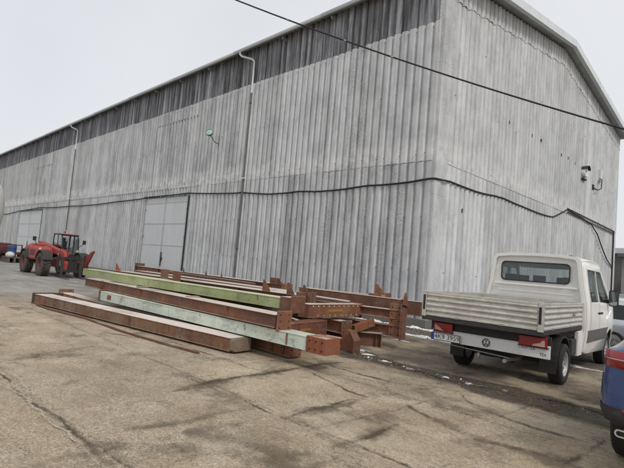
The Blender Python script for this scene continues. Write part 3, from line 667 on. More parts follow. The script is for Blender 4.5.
# ================================================================== STEEL STACK
def spike(x, y, z, w_, h, t=.015, lean=0.):
    """triangular gusset standing on a flange, in the plane across the beam"""
    return [(x, y, z, w_, h, t, lean)]
def beam(name, label, p0, p1, h, w_, mat, kind='box', stiff=(), plates=(), gus=(), web=.05, group='steel members in the stack', cat='steel beam', tilt=0.):
    p0 = Vector(p0); p1 = Vector(p1); d = p1-p0; L = d.length; rz = math.atan2(d.y, d.x)
    t = thing(name, label, cat, p0, rz, group); t.rotation_euler = (tilt, -math.asin(d.z/L), rz)
    m = MB(); tf = .016
    if kind == 'box':
        m.box((0, .008, tf), (L, w_-.008, h-tf)); m.box((-.004, 0, 0), (L+.004, w_, tf)); m.box((-.004, 0, h-tf), (L+.004, w_, h))
    elif kind == 'I':
        m.box((0, web, tf), (L, web+.012, h-tf)); m.box((0, 0, 0), (L, w_, tf)); m.box((0, 0, h-tf), (L, w_, h))
        if web < w_*.35: m.box((0, w_-web-.012, tf), (L, w_-web, h-tf))
    elif kind == 'H':           # lying on its side: flanges front and back
        m.box((0, 0, 0), (L, .016, h)); m.box((0, w_-.016, 0), (L, w_, h)); m.box((0, .016, h*.62), (L, w_-.016, h*.62+.012))
    m.obj('profile', MT[mat], t, bevel=.003, seg=1)
    for s in stiff:
        sx, mt = (s if isinstance(s, tuple) else (s, mat))
        q = MB(); q.box((sx-.006, .002, tf+.001), (sx+.006, max(web, .012)-.001, h-tf-.001)); q.box((sx-.05, -.010, tf+.02), (sx-.038, .004, h-tf-.02)); q.obj('stiffener', MT[mt], t)
    for (x, y0, y1, z0, z1, mt, *r) in plates:
        q = MB(); th = .02
        q.box((x-th/2, y0, z0), (x+th/2, y1, z1)); o = q.obj('end_plate', MT[mt], t, bevel=.003, seg=1)
        q = MB()
        for yy in (y0+(y1-y0)*.2, y1-(y1-y0)*.2):
            for k in range(3):
                zz = z0+(z1-z0)*(.18+.32*k); q.lathe([(-.004, .0), (-.004, .014), (.004, .014), (.004, .0)], (x+th/2+.002, yy, zz), 'X', 8)
        q.objs('bolt_hole', MT['ink'], o)
    for (x, y, z, a, b, mt, mode) in gus:
        q = MB()
        if mode == 'along': q.prism([(x, z), (x+a, z), (x+a*.1, z+b), (x, z+b)], .015, lambda A, B, c_: (A, y+c_, B))
        elif mode == 'tri': q.prism([(x-a/2, z), (x+a/2, z), (x+a*.42, z+b*.2), (x-a*.28, z+b), (x-a*.46, z+b)], .015, lambda A, B, c_: (A, y+c_, B))
        elif mode == 'across': q.prism([(y, z), (y+a, z), (y+a*.25, z+b), (y, z+b)], .015, lambda A, B, c_: (x+c_, A, B))
        else: q.box((x, y, z), (x+a, y+.016, z+b))
        q.obj('gusset', MT[mt], t, bevel=.002, seg=1)
    return t
# A: long rusty column on the ground in front
t = beam('steel_beam', 'long rusty brown box column lying on the ground in front of the stack, stone-filled end', (-14.55, 4.02, .035), (-6.98, 5.10, .035), .235, .46, 'beam_old', 'box',
         stiff=(2.1, 4.6), plates=((-.012, -.05, .78, -.02, .27, 'beam_dark'),))
m = MB(); L = (Vector((-6.98, 5.10))-Vector((-14.55, 4.02))).length
m.prism(rrect(.015, .004, .45, .231, .045, 4), .10, lambda a, b, c: (L+c, a, b)); m.obj('end_plug', MT['plug'], t, bevel=.02)
# second column behind it
beam('steel_beam', 'low pale-topped column lying on the ground half hidden behind the front rusty column', (-16.6, 5.30, .03), (-7.6, 5.62, .03), .11, .36, 'beam_old', 'box', plates=((-.01, -.02, .44, -.01, .22, 'beam_old'),))
# rod in front
m = MB(); rod = [(-14.2, 4.0, .03), (-13.2, 4.02, .025), (-11.5, 4.30, .02), (-9.6, 4.32, .02), (-8.2, 4.45, .02), (-7.15, 4.60, .02)]
for i in range(len(rod)-1): m.bar(rod[i], rod[i+1], .055, .03)
tag(m.obj('steel_flat_bar', MT['rebar'], bevel=.003), 'thin rusty flat bar lying on the concrete before the front column', 'steel bar')
# ground-level column under the mint beam
beam('steel_beam', 'dark rusty column on the ground under the mint beam, ribbed end showing', (-14.0, 5.86, .02), (-6.22, 5.84, .02), .27, .30, 'beam_brown', 'I', stiff=(7.3, 7.6, 5.2), plates=((7.77, .0, .30, .0, .27, 'beam_brown'),), web=.04)
# C mint
pC0, pC1 = Vector((-12.95, 5.14, .30)), Vector((-5.50, 5.52, .30))
t = beam('steel_beam', 'mint white painted steel beam with a bare rusty bolted end', pC0, pC1, .225, .34, 'beam_mint', 'box', stiff=(1.15, 2.6, 5.05), plates=((-.012, -.03, .40, -.02, .27, 'beam_old'),))
m = MB(); L = (pC1-pC0).length
m.box((L+.005, -.012, -.012), (L+.42, .352, .245)); 
MT['rib_rust'] = rusty('brown_rust', (.22, .075, .038), (.14, .05, .03), .45, up=.3)
m.obj('bare_end', MT['rib_rust'], t, bevel=.004)
for k in range(3):
    q = MB(); q.box((L+.03+k*.14, -.022, .0), (L+.05+k*.14, -.0125, .235)); q.obj('rib', MT['rib_rust'], t)
q = MB()
for k in range(3):
    for zz in (.05, .18): q.lathe([(-.004, 0), (-.004, .013), (.004, .013), (.004, 0)], (L+.09+k*.13, -.018, zz), 'Y', 8)
q.objs('bolt_hole', MT['ink'], t)
m = MB(); m.box((.42, -.006, .06), (.62, .007, .17)); m.obj('rust_patch', MT['beam_rust'], t)
m = MB(); m.box((7.0, -.004, .02), (7.03, .007, .21)); m.obj('weld_seam', MT['beam_rust'], t)
# E brown over mint
pE0, pE1 = Vector((-14.6, 5.30, .53)), Vector((-6.20, 5.42, .55))
beam('steel_beam', 'brown primed beam with side ribs between the green beam and the mint beam, slanted end plate', pE0, pE1, .225, .42, 'beam_brown', 'I', stiff=(1.1, 1.35, 3.45, 5.35, 7.0), web=.03,
     plates=((8.46, .0, .34, -.05, .30, 'beam_brown'), (1.25, -.02, .03, 0, .24, 'beam_brown')))
# green beams
pG0, pG1 = Vector((-13.5, 5.56, .79)), Vector((-6.98, 6.20, .79))
t = beam('steel_beam', 'long yellow-green painted beam on top of the stack front, brown bare end', pG0, pG1, .205, .34, 'beam_green', 'box', stiff=(2.0, 5.4))
m = MB(); L = (pG1-pG0).length; m.box((L+.004, -.01, -.01), (L+.30, .36, .235)); m.box((L+.30, -.03, -.06), (L+.32, .38, .27)); m.obj('bare_end', MT['beam_brown'], t, bevel=.004)
beam('steel_beam', 'short yellow-green beam sticking out at the far left end of the stack', (-16.0, 5.72, .765), (-11.8, 6.22, .765), .20, .40, 'beam_green', 'box', plates=((4.19, .0, .40, .0, .2, 'beam_dark'),))
# F brown broad, pale top
pF0, pF1 = Vector((-15.25, 6.32, .76)), Vector((-7.35, 7.02, .78))
beam('steel_beam', 'broad brown beam with pale dusty top and two upright plates, right behind the green beam', pF0, pF1, .235, .55, 'beam_brown', 'I', stiff=(2.9, 3.2, 6.0), web=.05,
     plates=((7.93, -.05, .60, -.12, .30, 'beam_brown'),),
     gus=((2.80, -.02, .10, .36, .36, 'beam_brown', 'box'), (3.38, -.02, .08, .36, .36, 'beam_brown', 'box'), (6.95, .02, .235, .26, .25, 'beam_brown', 'tri'), (7.72, .02, .12, .30, .36, 'beam_brown', 'tri'), (7.95, .25, .12, .26, .34, 'beam_brown', 'tri'), (.05, .1, .235, .34, .24, 'beam_rust', 'along')))
# J rear top
pJ0, pJ1 = Vector((-20.0, 9.30, .80)), Vector((-10.5, 9.35, .80))
beam('steel_beam', 'rear brown beam with three small spikes along its top, nearest the warehouse doors', pJ0, pJ1, .24, .40, 'beam_brown', 'I', web=.05, stiff=(2., 4., 6.),
     plates=((-.01, -.02, .42, -.02, .36, 'beam_brown'), (9.5, -.02, .42, -.02, .28, 'beam_brown')),
     gus=((3.95, .02, .24, .10, .16, 'beam_brown', 'tri'), (5.45, .02, .24, .10, .13, 'beam_brown', 'tri'), (6.4, .02, .24, .10, .13, 'beam_brown', 'tri'), (8.95, .0, .24, .42, .18, 'beam_rust', 'box'), (9.3, .0, .24, .28, .16, 'beam_rust', 'along')))
beam('steel_beam', 'pale-topped brown beam in the middle of the stack between the two highest rows', (-17.0, 7.85, .74), (-8.9, 8.1, .76), .22, .50, 'beam_brown', 'I', web=.04)
beam('steel_beam', 'lower rusty beam deep inside the stack under the pale-topped beam', (-15.5, 7.3, .40), (-7.6, 7.5, .40), .25, .4, 'beam_brown', 'I', web=.04)
beam('steel_beam', 'rusty beam on the ground at the back of the stack', (-17.0, 8.7, .05), (-8.2, 9.0, .05), .28, .4, 'beam_brown', 'I', web=.04)
# G upper right
beam('steel_beam', 'brown beam running along the back right of the stack to an upright stub with two cut corners', (-10.3, 9.85, .765), (-7.72, 10.62, .765), .245, .34, 'beam_brown', 'box',
     plates=((2.70, -.03, .40, -.12, .34, 'beam_brown'),), gus=((2.42, .30, .245, .34, .30, 'beam_brown', 'tri'), (2.2, .0, .245, .36, .05, 'beam_brown', 'box')))
# H : plate girder piece lying across
t = beam('steel_girder', 'short brown girder piece laid across the stack, row of bolt holes and yellow writing', (-6.92, 6.95, .60), (-7.02, 8.75, .60), .275, .30, 'beam_brown', 'box', group=None, cat='steel girder', plates=((1.81, -.02, .32, -.04, .29, 'beam_brown'),))
q = MB()
for k in range(10):
    q.lathe([(-.003, 0), (-.003, .015), (.003, .015), (.003, 0)], (.12+k*.17, -.002, .235), 'Y', 8)
for k in range(8): q.lathe([(-.003, 0), (-.003, .012), (.003, .012), (.003, 0)], (.3+k*.19, .004, .04), 'Y', 8)
q.objs('bolt_hole', MT['zinc'], t)
m = MB()
for i in range(9):
    x = .62+i*.055; m.bar((x, .003, .12), (x+.03, .003, .165), .006, .008); m.bar((x+.03, .003, .165), (x+.05, .003, .115), .006, .008)
m.obj('chalk_mark', MT['chalk'], t)
# I : orange box
t = beam('steel_girder', 'orange rusty box piece below the chalk-marked girder, beside the mint beam', (-6.36, 5.92, .29), (-6.62, 7.16, .29), .29, .34, 'beam_rust', 'box', group=None, cat='steel girder', plates=((1.27, -.02, .34, -.02, .31, 'beam_rust'),))
m = MB()
for i in range(7):
    x = .40+i*.05; m.bar((x, .003, .14), (x+.025, .003, .18), .006, .006)
m.obj('chalk_mark', MT['chalk'], t)
# mid beams on the right
beam('steel_beam', 'dark brown I-beam under the girder piece, white flange edge toward the camera', (-9.6, 7.72, .28), (-6.72, 7.78, .28), .26, .30, 'beam_brown', 'I', web=.05, plates=((2.88, -.02, .32, -.02, .28, 'beam_brown'),))
t = thing('end_bracket', 'flat triangular brown plate bracket standing on the ground at the right end of the stack', 'steel bracket', (-6.5, 7.52, 0), rad(4), None)
m = MB(); m.prism([(.0, .02), (.36, .0), (.38, .24), (.26, .42), (.16, .44), (.02, .30)], .02, lambda a, b, c: (a, c, b)); m.obj('web_plate', MT['beam_brown'], t, bevel=.003)
m = MB(); m.box((.375, -.10, .0), (.395, .14, .26)); m.bar((.385, .02, .26), (.25, .02, .44), .22, .016); m.box((-1.6, .0, .02), (-.02, .018, .22)); m.box((-1.6, -.10, .22), (.0, .12, .235)); m.obj('flange', MT['beam_brown'], t, bevel=.003)
t = thing('steel_stub', 'low brown block of beam on the ground left of the tall end plate', 'steel stub', (-6.85, 8.42, .0), rad(42))
m = MB(); m.box((-.9, .0, .0), (.55, .016, .30)); m.box((-.9, -.1, .285), (.55, .14, .30)); m.obj('profile', MT['beam_brown'], t)
m = MB(); m.box((.55, -.10, -.0), (.57, .16, .31)); m.box((.44, -.08, .0), (.45, -.002, .28)); m.obj('end_plate', MT['beam_brown'], t)
# K + H2 rafters with the tall knee plate
t = thing('rafter_frame', 'pair of brown rafters joined by a tall bolted knee plate with a pointed tip', 'steel rafter', (-6.06, 9.02, 0), rad(17))
def rail(z0, z1, nm, L_=3.6):
    m = MB(); h = z1-z0
    m.box((-L_, .05, z0), (-.02, .065, z1)); m.box((-L_, -.04, z0), (-.02, .20, z0+.016)); m.box((-L_, -.04, z1-.016), (-.02, .20, z1)); m.obj(nm, MT['beam_brown'], t, bevel=.003, seg=1)
rail(.24, .50, 'rafter'); rail(.64, .84, 'rafter', 2.2)
m = MB(); m.box((-.02, -.14, .20), (.0, .30, .98)); m.box((-.30, -.02, .24), (-.02, .0, .97)); m.obj('knee_plate', MT['beam_brown'], t, bevel=.004)
m = MB(); m.prism([(-.12, .98), (.30, .92), (.02, 1.24), (-.02, 1.25), (-.10, 1.16)], .018, lambda a, b, c: (.02+c, a, b)); m.prism([(-.28, .97), (-.02, .97), (-.02, 1.10), (-.2, 1.04)], .016, lambda a, b, c: (a, -.01+c, b)); m.obj('gusset', MT['beam_brown'], t)
m = MB()
for k in range(5):
    for x in (-.24, -.08): m.lathe([(-.006, 0), (-.006, .016), (.0, .016), (.0, 0)], (x, -.022, .30+.15*k), 'Y', 8)
    m.lathe([(0, .016), (.006, .016), (.006, 0)], (.0, -.07, .30+.15*k), 'X', 8); m.lathe([(0, .016), (.006, .016), (.006, 0)], (.0, .2, .30+.15*k), 'X', 8)
m.objs('bolt', MT['ink'], t)
beam('steel_beam', 'brown square-ended beam behind the tall knee plate', (-9.6, 9.5, .70), (-6.15, 9.85, .70), .33, .26, 'beam_brown', 'box', stiff=(2.6, 3.1))
beam('steel_beam', 'diagonal brown beam tucked under the knee plate and the back right beam', (-8.6, 8.45, .55), (-6.7, 9.25, .62), .16, .2, 'beam_brown', 'box')
# odds and ends wedged into the right end of the stack
def scrap(name, label, cat, p, q, w_, h, mat):
    m = MB(); m.bar(p, q, w_, h); tag(m.obj(name, MT[mat], bevel=.003), label, cat)
scrap('steel_offcut', 'short dark offcut wedged crosswise below the broad brown beam end', 'steel offcut', (-7.75, 6.45, .64), (-7.35, 7.6, .66), .12, .18, 'beam_dark')
scrap('grey_sheet', 'bent light grey sheet metal scrap tucked between the green beam end and the girder', 'metal sheet', (-7.30, 6.55, .62), (-6.98, 6.95, .50), .30, .012, 'beam_pale')
scrap('steel_angle', 'thin pale dusty steel strip on top of the stack behind the bolt-hole girder', 'steel strip', (-9.4, 7.9, .985), (-7.4, 8.75, .90), .22, .02, 'beam_pale')
scrap('steel_channel', 'narrow rusty channel lying along the back of the stack top', 'steel channel', (-16.5, 8.85, 1.00), (-11.0, 8.72, 1.00), .10, .06, 'beam_brown')
scrap('steel_offcut', 'orange offcut standing below the girder piece near the knee plate', 'steel offcut', (-6.80, 8.25, .36), (-6.66, 8.75, .52), .14, .16, 'beam_rust')
scrap('steel_angle', 'thin dark bar lying on the ground between the two front columns', 'steel bar', (-15.9, 5.1, .05), (-9.0, 5.32, .03), .05, .05, 'beam_dark')
# bearers
for i, (x, y0, y1, z, lb) in enumerate(((-12.4, 5.2, 9.6, .175, 'left timber bearer under the mint beam'), (-8.4, 5.25, 9.6, .175, 'right timber bearer under the mint beam'))):
    m = MB(); m.box((x-.06, y0+1.1, z-.155), (x+.06, y1, z+.115)); tag(m.obj('timber_bearer', MT['timber'], bevel=.006), 'weathered '+lb+', mostly hidden in the stack', 'timber', 'timber bearers in the stack')
for i, (x, y0, lb) in enumerate(((-11.6, 5.45, 'left'), (-9.3, 5.5, 'right'))):
    m = MB(); m.box((x, y0+.02, .762), (x+.14, y0+.30, .786)); tag(m.obj('steel_packer', MT['beam_brown']), lb+' thin rusty packer plate squeezed between the brown beam and the green beam', 'packer plate')

# ================================================================== TRUCK
def skin(poly, holes, mp, cuts=(), cuta=()):
    loops = [list(poly)]+[list(h) for h in holes]
    tri = tessellate_polygon([[Vector((a, b, 0)) for a, b in l] for l in loops]); flat = [p for l in loops for p in l]
    bm = bmesh.new(); vs = [bm.verts.new((a, b, 0)) for a, b in flat]
    for f in tri:
        try: bm.faces.new([vs[i] for i in f])
        except ValueError: pass
    for c_ in cuts: bmesh.ops.bisect_plane(bm, geom=bm.verts[:]+bm.edges[:]+bm.faces[:], plane_co=(0, c_, 0), plane_no=(0, 1, 0), dist=1e-5)
    for c_ in cuta: bmesh.ops.bisect_plane(bm, geom=bm.verts[:]+bm.edges[:]+bm.faces[:], plane_co=(c_, 0, 0), plane_no=(1, 0, 0), dist=1e-5)
    bm.verts.index_update(); v = [mp(q.co.x, q.co.y) for q in bm.verts]; f = [tuple(x.index for x in q.verts) for q in bm.faces]; bm.free()
    return v, f
def lerp_tab(tab, x):
    if x <= tab[0][0]: return tab[0][1]
    for (a, b), (c, d) in zip(tab, tab[1:]):
        if x <= c: return b+(d-b)*(x-a)/(c-a)
    return tab[-1][1]
def wheel(parent, x, y, r, w_, side, tyre, rimmat, rr_=.6, knob=False, name='wheel'):
    """axle along local X; side=+1 outer face toward +X"""
    wt = bpy.data.objects.new(name, None); C.objects.link(wt); wt.parent = parent; wt.location = (x, y, r)
    s = side; m = MB(); h = w_/2
    m.lathe([(-h*s, r*rr_), (-h*s*1.02, r*.80), (-h*.92*s, r*.93), (-h*.72*s, r*.985), (0, r), (h*.72*s, r*.985), (h*.92*s, r*.93), (h*1.02*s, r*.80), (h*.98*s, r*(rr_+.02)), (h*.80*s, r*rr_)], n=48)
    for q in (-.45, -.15, .15, .45): pass
    ty = m.obj('tyre', tyre, wt)
    tr_ = MB(); n = 24 if knob else 60
    for k in range(n):
        a = 2*math.pi*k/n; 
        for q, sh in ((-.42, 0), (.42, .5)) if knob else ((-.5, 0), (0, .5), (.5, 0)):
            aa = a+sh*2*math.pi/n; ln = (.40 if knob else .22)*w_; tk = (.06 if knob else .012); rr2 = r+(.0 if knob else -.004)
            mtx = Matrix.Rotation(aa, 4, 'X') @ Matrix.Translation((q*w_*(.55 if knob else .52), 0, rr2)) @ Matrix.Rotation((.5 if q < 0 else -.5) if knob else 0, 4, 'Z')
            tr_.box((-ln/2, -tk*.9 if knob else -.010, -.06 if knob else -.012), (ln/2, tk*.9 if knob else .010, .02 if knob else .004), mtx)
    tr_.obj('tread', tyre, ty)
    m = MB(); R_ = r*rr_
    m.lathe([(h*.80*s, R_), (h*.90*s, R_*1.0), (h*.86*s, R_*.93), (h*.45*s, R_*.86), (h*.30*s, R_*.74), (h*.52*s, R_*.50), (h*.55*s, R_*.42), (h*.62*s, R_*.26), (h*.62*s, 0)], n=36)
    m.lathe([(-h*.8*s, R_), (-h*.3*s, R_*.9), (-h*.3*s, 0)], n=30)
    rm = m.obj('rim', rimmat, wt)
    m = MB()
    for k in range(5):
        a = 2*math.pi*k/5; m.lathe([(h*.55*s, .013), (h*.72*s, .013), (h*.72*s, 0)], (0, R_*.36*math.cos(a), R_*.36*math.sin(a)), 'X', 6)
    for k in range(10):
        a = 2*math.pi*(k+.5)/10; m.lathe([(h*.44*s, .022), (h*.455*s, .022), (h*.455*s, 0)], (0, R_*.63*math.cos(a), R_*.63*math.sin(a)), 'X', 8)
    m.objs('wheel_bolt', MT['chassis'], rm)
    return wt
TK = thing('flatbed_truck', 'white double cab flatbed truck with ribbed aluminium drop sides, parked by the warehouse corner', 'truck', (-3.68, 8.98, 0), rad(4.0))
HW = [(.34, .93), (.5, .955), (.75, .985), (1.05, .995), (1.38, .975), (1.75, .91), (2.05, .87), (2.20, .85), (2.27, .79)]
YB, YFR = 1.32, 4.66
def hw(y, z):
    b = lerp_tab(HW, z); k = 1-max(0, y-3.7)**2*.16-max(0, (1.62-y))*.03; return b*k
for s in (-1, 1):
    # front arch cut-out in outline
    arch = [(3.66+.44*math.cos(a), .36+.44*math.sin(a)) for a in [rad(180-k*15) for k in range(13)]]
    outl = [(YB+.02, .42)]+[(3.20, .36)]+arch[0:]+[(4.12, .36), (4.55, .40), (4.66, .60), (4.62, .95), (4.45, 1.12), (4.02, 1.30), (3.72, 1.52), (3.42, 1.76), (3.10, 2.02), (2.92, 2.15), (2.70, 2.225), (YB+.10, 2.23), (YB+.02, 2.12)]
    w1 = rrect(YB+.34, 1.42, YB+1.00, 2.04, .05, 3)
    w2 = [(YB+1.14, 1.42), (3.50, 1.38), (3.40, 1.52), (2.93, 1.98), (2.84, 2.04), (YB+1.14, 2.04)]
    v, f = skin(outl, [w1, w2], lambda a, b: (s*hw(a, b), a, b), cuts=[.5, .6, .75, .9, 1.05, 1.2, 1.38, 1.55, 1.75, 1.9, 2.05, 2.12], cuta=[1.62, 3.7, 3.9, 4.1, 4.3, 4.45])
    m = MB(); m.add(v, f, True); o = m.obj('cab_side', MT['white'], TK); sm = o.modifiers.new('s', 'SOLIDIFY'); sm.thickness = .035; sm.offset = 0
    for wn, pl_ in (('rear_side_window', rrect(YB+.33, 1.41, YB+1.01, 2.05, .05, 3)), ('front_side_window', [(YB+1.13, 1.41), (3.51, 1.37), (3.41, 1.53), (2.94, 1.99), (2.84, 2.05), (YB+1.13, 2.05)])):
        v, f = skin(pl_, [], lambda a, b: (s*(hw(a, b)-.008), a, b), cuts=[1.55, 1.75, 1.9]); m = MB(); m.add(v, f); m.obj(wn, MT['glass_green'], TK)
        inn = [( (a-sum(p[0] for p in pl_)/len(pl_))*.93+sum(p[0] for p in pl_)/len(pl_), (b-1.72)*.91+1.72) for a, b in pl_]
        v, f = skin(pl_, [inn], lambda a, b: (s*(hw(a, b)+.0195), a, b), cuts=[1.55, 1.75, 1.9]); m = MB(); m.add(v, f); m.obj('window_seal', MT['black'], TK)
    # grey rub strip, door seams, handles
    v, f = skin([(YB+.06, .62), (3.18, .62), (3.24, .80), (3.36, .86), (YB+.06, .86)], [], lambda a, b: (s*(hw(a, b)+.026), a, b), cuts=[.7, .78]); m = MB(); m.add(v, f); o = m.obj('rub_strip', MT['trim'], TK); sm = o.modifiers.new('s', 'SOLIDIFY'); sm.thickness = .012
    for y in (YB+.26, YB+1.07, 3.30):
        v, f = skin([(y, .45 if y < 3 else .9), (y+.010, .45 if y < 3 else .9), (y+.010, 2.08 if y < 3 else 1.75), (y, 2.08 if y < 3 else 1.75)], [], lambda a, b: (s*(hw(a, b)+.0185), a, b), cuts=[.62, .75, .9, 1.05, 1.2, 1.38, 1.55, 1.75, 1.9])
        m = MB(); m.add(v, f); m.obj('door_seam', MT['black'], TK)
    for y in (YB+.95, YB+1.18):
        m = MB(); m.box((s*(hw(y, 1.2)+.0), y-.02, 1.16), (s*(hw(y, 1.2)+.045), y+.14, 1.20)); m.obj('door_handle', MT['black'], TK, bevel=.01)
    # wing mirror
    m = MB(); m.bar((s*.96, 3.30, 1.42), (s*1.06, 3.26, 1.44), .05, .06); m.prism(rrect(-.09, -.18, .09, .18, .05, 4), .10, lambda a, b, c: (s*(1.11)+a, 3.22+c, 1.50+b)); mi = m.obj('wing_mirror', MT['black'], TK, bevel=.02)
    m = MB(); m.prism(rrect(-.075, -.155, .075, .155, .04, 4), .004, lambda a, b, c: (s*(1.11)+a, 3.214+c, 1.50+b)); m.obj('mirror_glass', MT['mirror'], mi)
# roof
m = MB(); rings = []
for y, dz in ((YB+.02, -.05), (YB+.07, -.012), (YB+.2, 0), (2.0, .025), (2.5, .02), (2.8, -.01), (2.97, -.06), (3.06, -.12)):
    a = hw(y, 2.2); rings.append([(x*a*1.02, y, 2.22+dz+.095*(1-abs(x)**2.6)) for x in [i/8 for i in range(-8, 9)]]+[(x*a*1.0, y, 2.185+dz) for x in (1, -1)])
m.loft(rings); m.obj('roof', MT['white'], TK)
m = MB(); m.box((.50, 1.75, 2.28), (.58, 1.92, 2.325)); m.obj('roof_aerial', MT['black'], TK, bevel=.01)
# rear wall with window
def rw(x, z): return (x, YB-.0, z)
ol = []
for z in (.45, .75, 1.05, 1.38, 1.75, 2.05, 2.20): ol.append((hw(YB, z), z))
top = [(.80, 2.268), (.55, 2.297), (.25, 2.308), (0, 2.312)]
right = ol+top; outline = right+[(-x, z) for x, z in right[::-1][1:]]
win = rrect(-.66, 1.725, .66, 2.11, .085, 6)
m = MB(); v, f = skin(outline, [win], rw, cuts=[.75, 1.05, 1.38, 1.6]); m.add(v, f); o = m.obj('rear_wall', MT['white'], TK); sm = o.modifiers.new('s', 'SOLIDIFY'); sm.thickness = .04; sm.offset = -1 if False else 1
def rect_frame(outer, inner, y0, t_): 
    q = MB(); q.prism(outer, t_, lambda a, b, c: (a, y0-c, b), [inner]); return q
fy_ = YB-.042
m = rect_frame(outline_s := [(x*.985, z if z > .5 else z) for x, z in outline], [(x*.93, 1.2+(z-1.2)*.945) for x, z in outline], fy_+.02, .045); m.obj('rear_wall_frame', MT['white'], TK, bevel=.018, seg=3)
m = rect_frame(rrect(-.672, 1.71, .672, 2.122, .09, 6), rrect(-.648, 1.735, .648, 2.098, .075, 6), fy_, .010); m.obj('window_seal', MT['black'], TK, bevel=.004)
m = MB(); m.prism(rrect(-.67, 1.725, .67, 2.095, .08, 6), .004, lambda a, b, c: (a, YB-.02-c, b)); m.obj('rear_window', MT['glass'], TK)
m = MB()
for z, a, hh in ((1.625, .80, .035), (1.50, .72, .014)): m.box((-a, fy_-.014, z), (a, fy_+.01, z+hh))
m.objs('pressed_rib', MT['white'], TK, bevel=.008, seg=3)
# front: bonnet, windscreen, nose
prof = [(3.06, 2.10), (3.72, 1.52), (4.02, 1.32), (4.45, 1.14), (4.62, .95), (4.66, .60), (4.55, .38)]
def strip(i0, i1, mat, name, off=0, bulge=.10):
    m = MB(); rows = []
    pr = []
    for (a, b), (c_, d_) in zip(prof[i0:i1], prof[i0+1:i1+1]):
        for k in range(4): pr.append((a+(c_-a)*k/4, b+(d_-b)*k/4))
    pr.append(prof[i1])
    for y, z in pr: rows.append([(x*(hw(y, z)-.0), y+bulge*(1-x*x)+off, z) for x in [i/8 for i in range(-8, 9)]])
    n = 17; vs = [p for r in rows for p in r]
    m.add(vs, [(i*n+k, i*n+k+1, (i+1)*n+k+1, (i+1)*n+k) for i in range(len(rows)-1) for k in range(n-1)], True); m.obj(name, MT[mat], TK)
strip(0, 1, 'glass', 'windscreen'); strip(1, 4, 'white', 'bonnet'); strip(4, 6, 'trim', 'front_bumper')
# inside: floor, dash, seats
m = MB(); m.box((-.90, YB+.06, .45), (.90, 3.3, .60)); m.box((-.90, 3.15, .6), (.90, 3.6, 1.32)); m.obj('cab_floor', MT['seat'], TK)
m = MB(); m.tube([(-.45+.19*math.cos(a), 3.05+.05*math.sin(a), 1.30+.18*math.sin(a)) for a in [i*math.pi/8 for i in range(17)]], .016, 6); m.obj('steering_wheel', MT['black'], TK)
for x, y in ((-.55, 2.35), (.28, 2.35), (.62, 2.35), (-.58, 1.62), (0, 1.62), (.58, 1.62)):
    m = MB(); m.box((x-.22, y, .62), (x+.22, y+.5, 1.02)); m.box((x-.21, y-.04, .95), (x+.21, y+.10, 1.60)); m.box((x-.12, y-.02, 1.67), (x+.12, y+.07, 1.86)); m.box((x-.05, y, 1.58), (x+.05, y+.03, 1.70)); m.obj('seat', MT['seat'], TK, bevel=.045, seg=4)
# sills behind/below and cab rear corner
m = MB(); m.box((-.90, YB+.05, .36), (.90, 3.1, .46)); m.box((-.80, 4.1, .4), (.80, 4.5, .95)); m.obj('cab_underbody', MT['chassis'], TK)
# load bed
Z0, Z1, YT = .965, 1.385, -1.36
m = MB(); m.box((-.985, YT+.03, Z0-.03), (.985, YB-.12, Z0+.03)); m.obj('load_floor', MT['timber'], TK)
m = MB()
for s in (-1, 1): m.box((s*1.005, YT-.01, Z0-.075), (s*.985, YB-.10, Z0-.005))
m.box((-1.005, YT-.015, Z0-.080), (1.005, YT+.06, Z0-.008))
for y in (-1.0, -.5, 0, .5, 1.0): m.box((-.98, y-.03, Z0-.10), (.98, y+.03, Z0-.03))
m.obj('bed_frame', MT['chassis'], TK, bevel=.006)
def ribbed(L_):
    """ribbed drop side profile: list of (out, z)"""
    pts = [(0, 0), (.008, .004), (.008, .03)]
    n = 4; H = .42; 
    for k in range(n):
        a = .035+k*(H-.07)/n; b = (H-.07)/n
        pts += [(.004, a), (-.010, a+b*.16), (-.010, a+b*.42), (.012, a+b*.60), (.014, a+b*.80), (.004, a+b*.98)]
    pts += [(.008, H-.03), (.008, H-.003), (0, H)]; return pts
pr = ribbed(1)
def side_gate(name, p, q, out):
    p = Vector(p); q = Vector(q); out = Vector(out); m = MB(); N_ = 2
    vs = []
    for e in (p, q):
        for o_, z in pr: vs.append(e+out*(o_+.012)+Vector((0, 0, z)))
        for o_, z in pr[::-1]: vs.append(e+out*(-.012)+Vector((0, 0, z)))
    n = len(pr)*2; f = [(k, (k+1) % n, n+(k+1) % n, n+k) for k in range(n)]
    m.add(vs, f); m.add(vs[:n], [tuple(range(n))]); m.add(vs[n:], [tuple(range(n))]); return m.obj(name, MT['alu'], TK, bevel=.002, seg=1)
side_gate('tailgate', (-.925, YT, Z0), (.925, YT, Z0), (0, -1, 0))
for s in (-1, 1): side_gate('drop_side', (s*.99, YT+.06, Z0), (s*.99, YB-.13, Z0), (s, 0, 0))
side_gate('front_board', (-.925, YB-.11, Z0), (.925, YB-.11, Z0), (0, 1, 0))
for s in (-1, 1):
    m = MB(); m.box((s*.93, YT-.028, Z0-.02), (s*1.01, YT+.045, Z1+.012)); p_ = m.obj('corner_post', MT['alu'], TK, bevel=.008)
    m = MB(); m.box((s*.945, YT-.036, Z0+.10), (s*.985, YT-.0285, Z1-.06)); m.obj('latch', MT['ink'], p_, bevel=.004)
    m = MB(); m.box((s*.948, YB-.14, Z0-.02), (s*1.008, YB-.07, Z1+.01)); m.obj('corner_post', MT['alu'], TK, bevel=.008)
m = MB()
for x in (-.4, .35): m.box((x, YT-.027, Z0-.005), (x+.07, YT-.022, Z0+.022))
for y in (-.9, .3): m.box((1.008, y, Z0-.005), (1.014, y+.07, Z0+.022))
m.objs('gate_hinge', MT['steel'], TK)
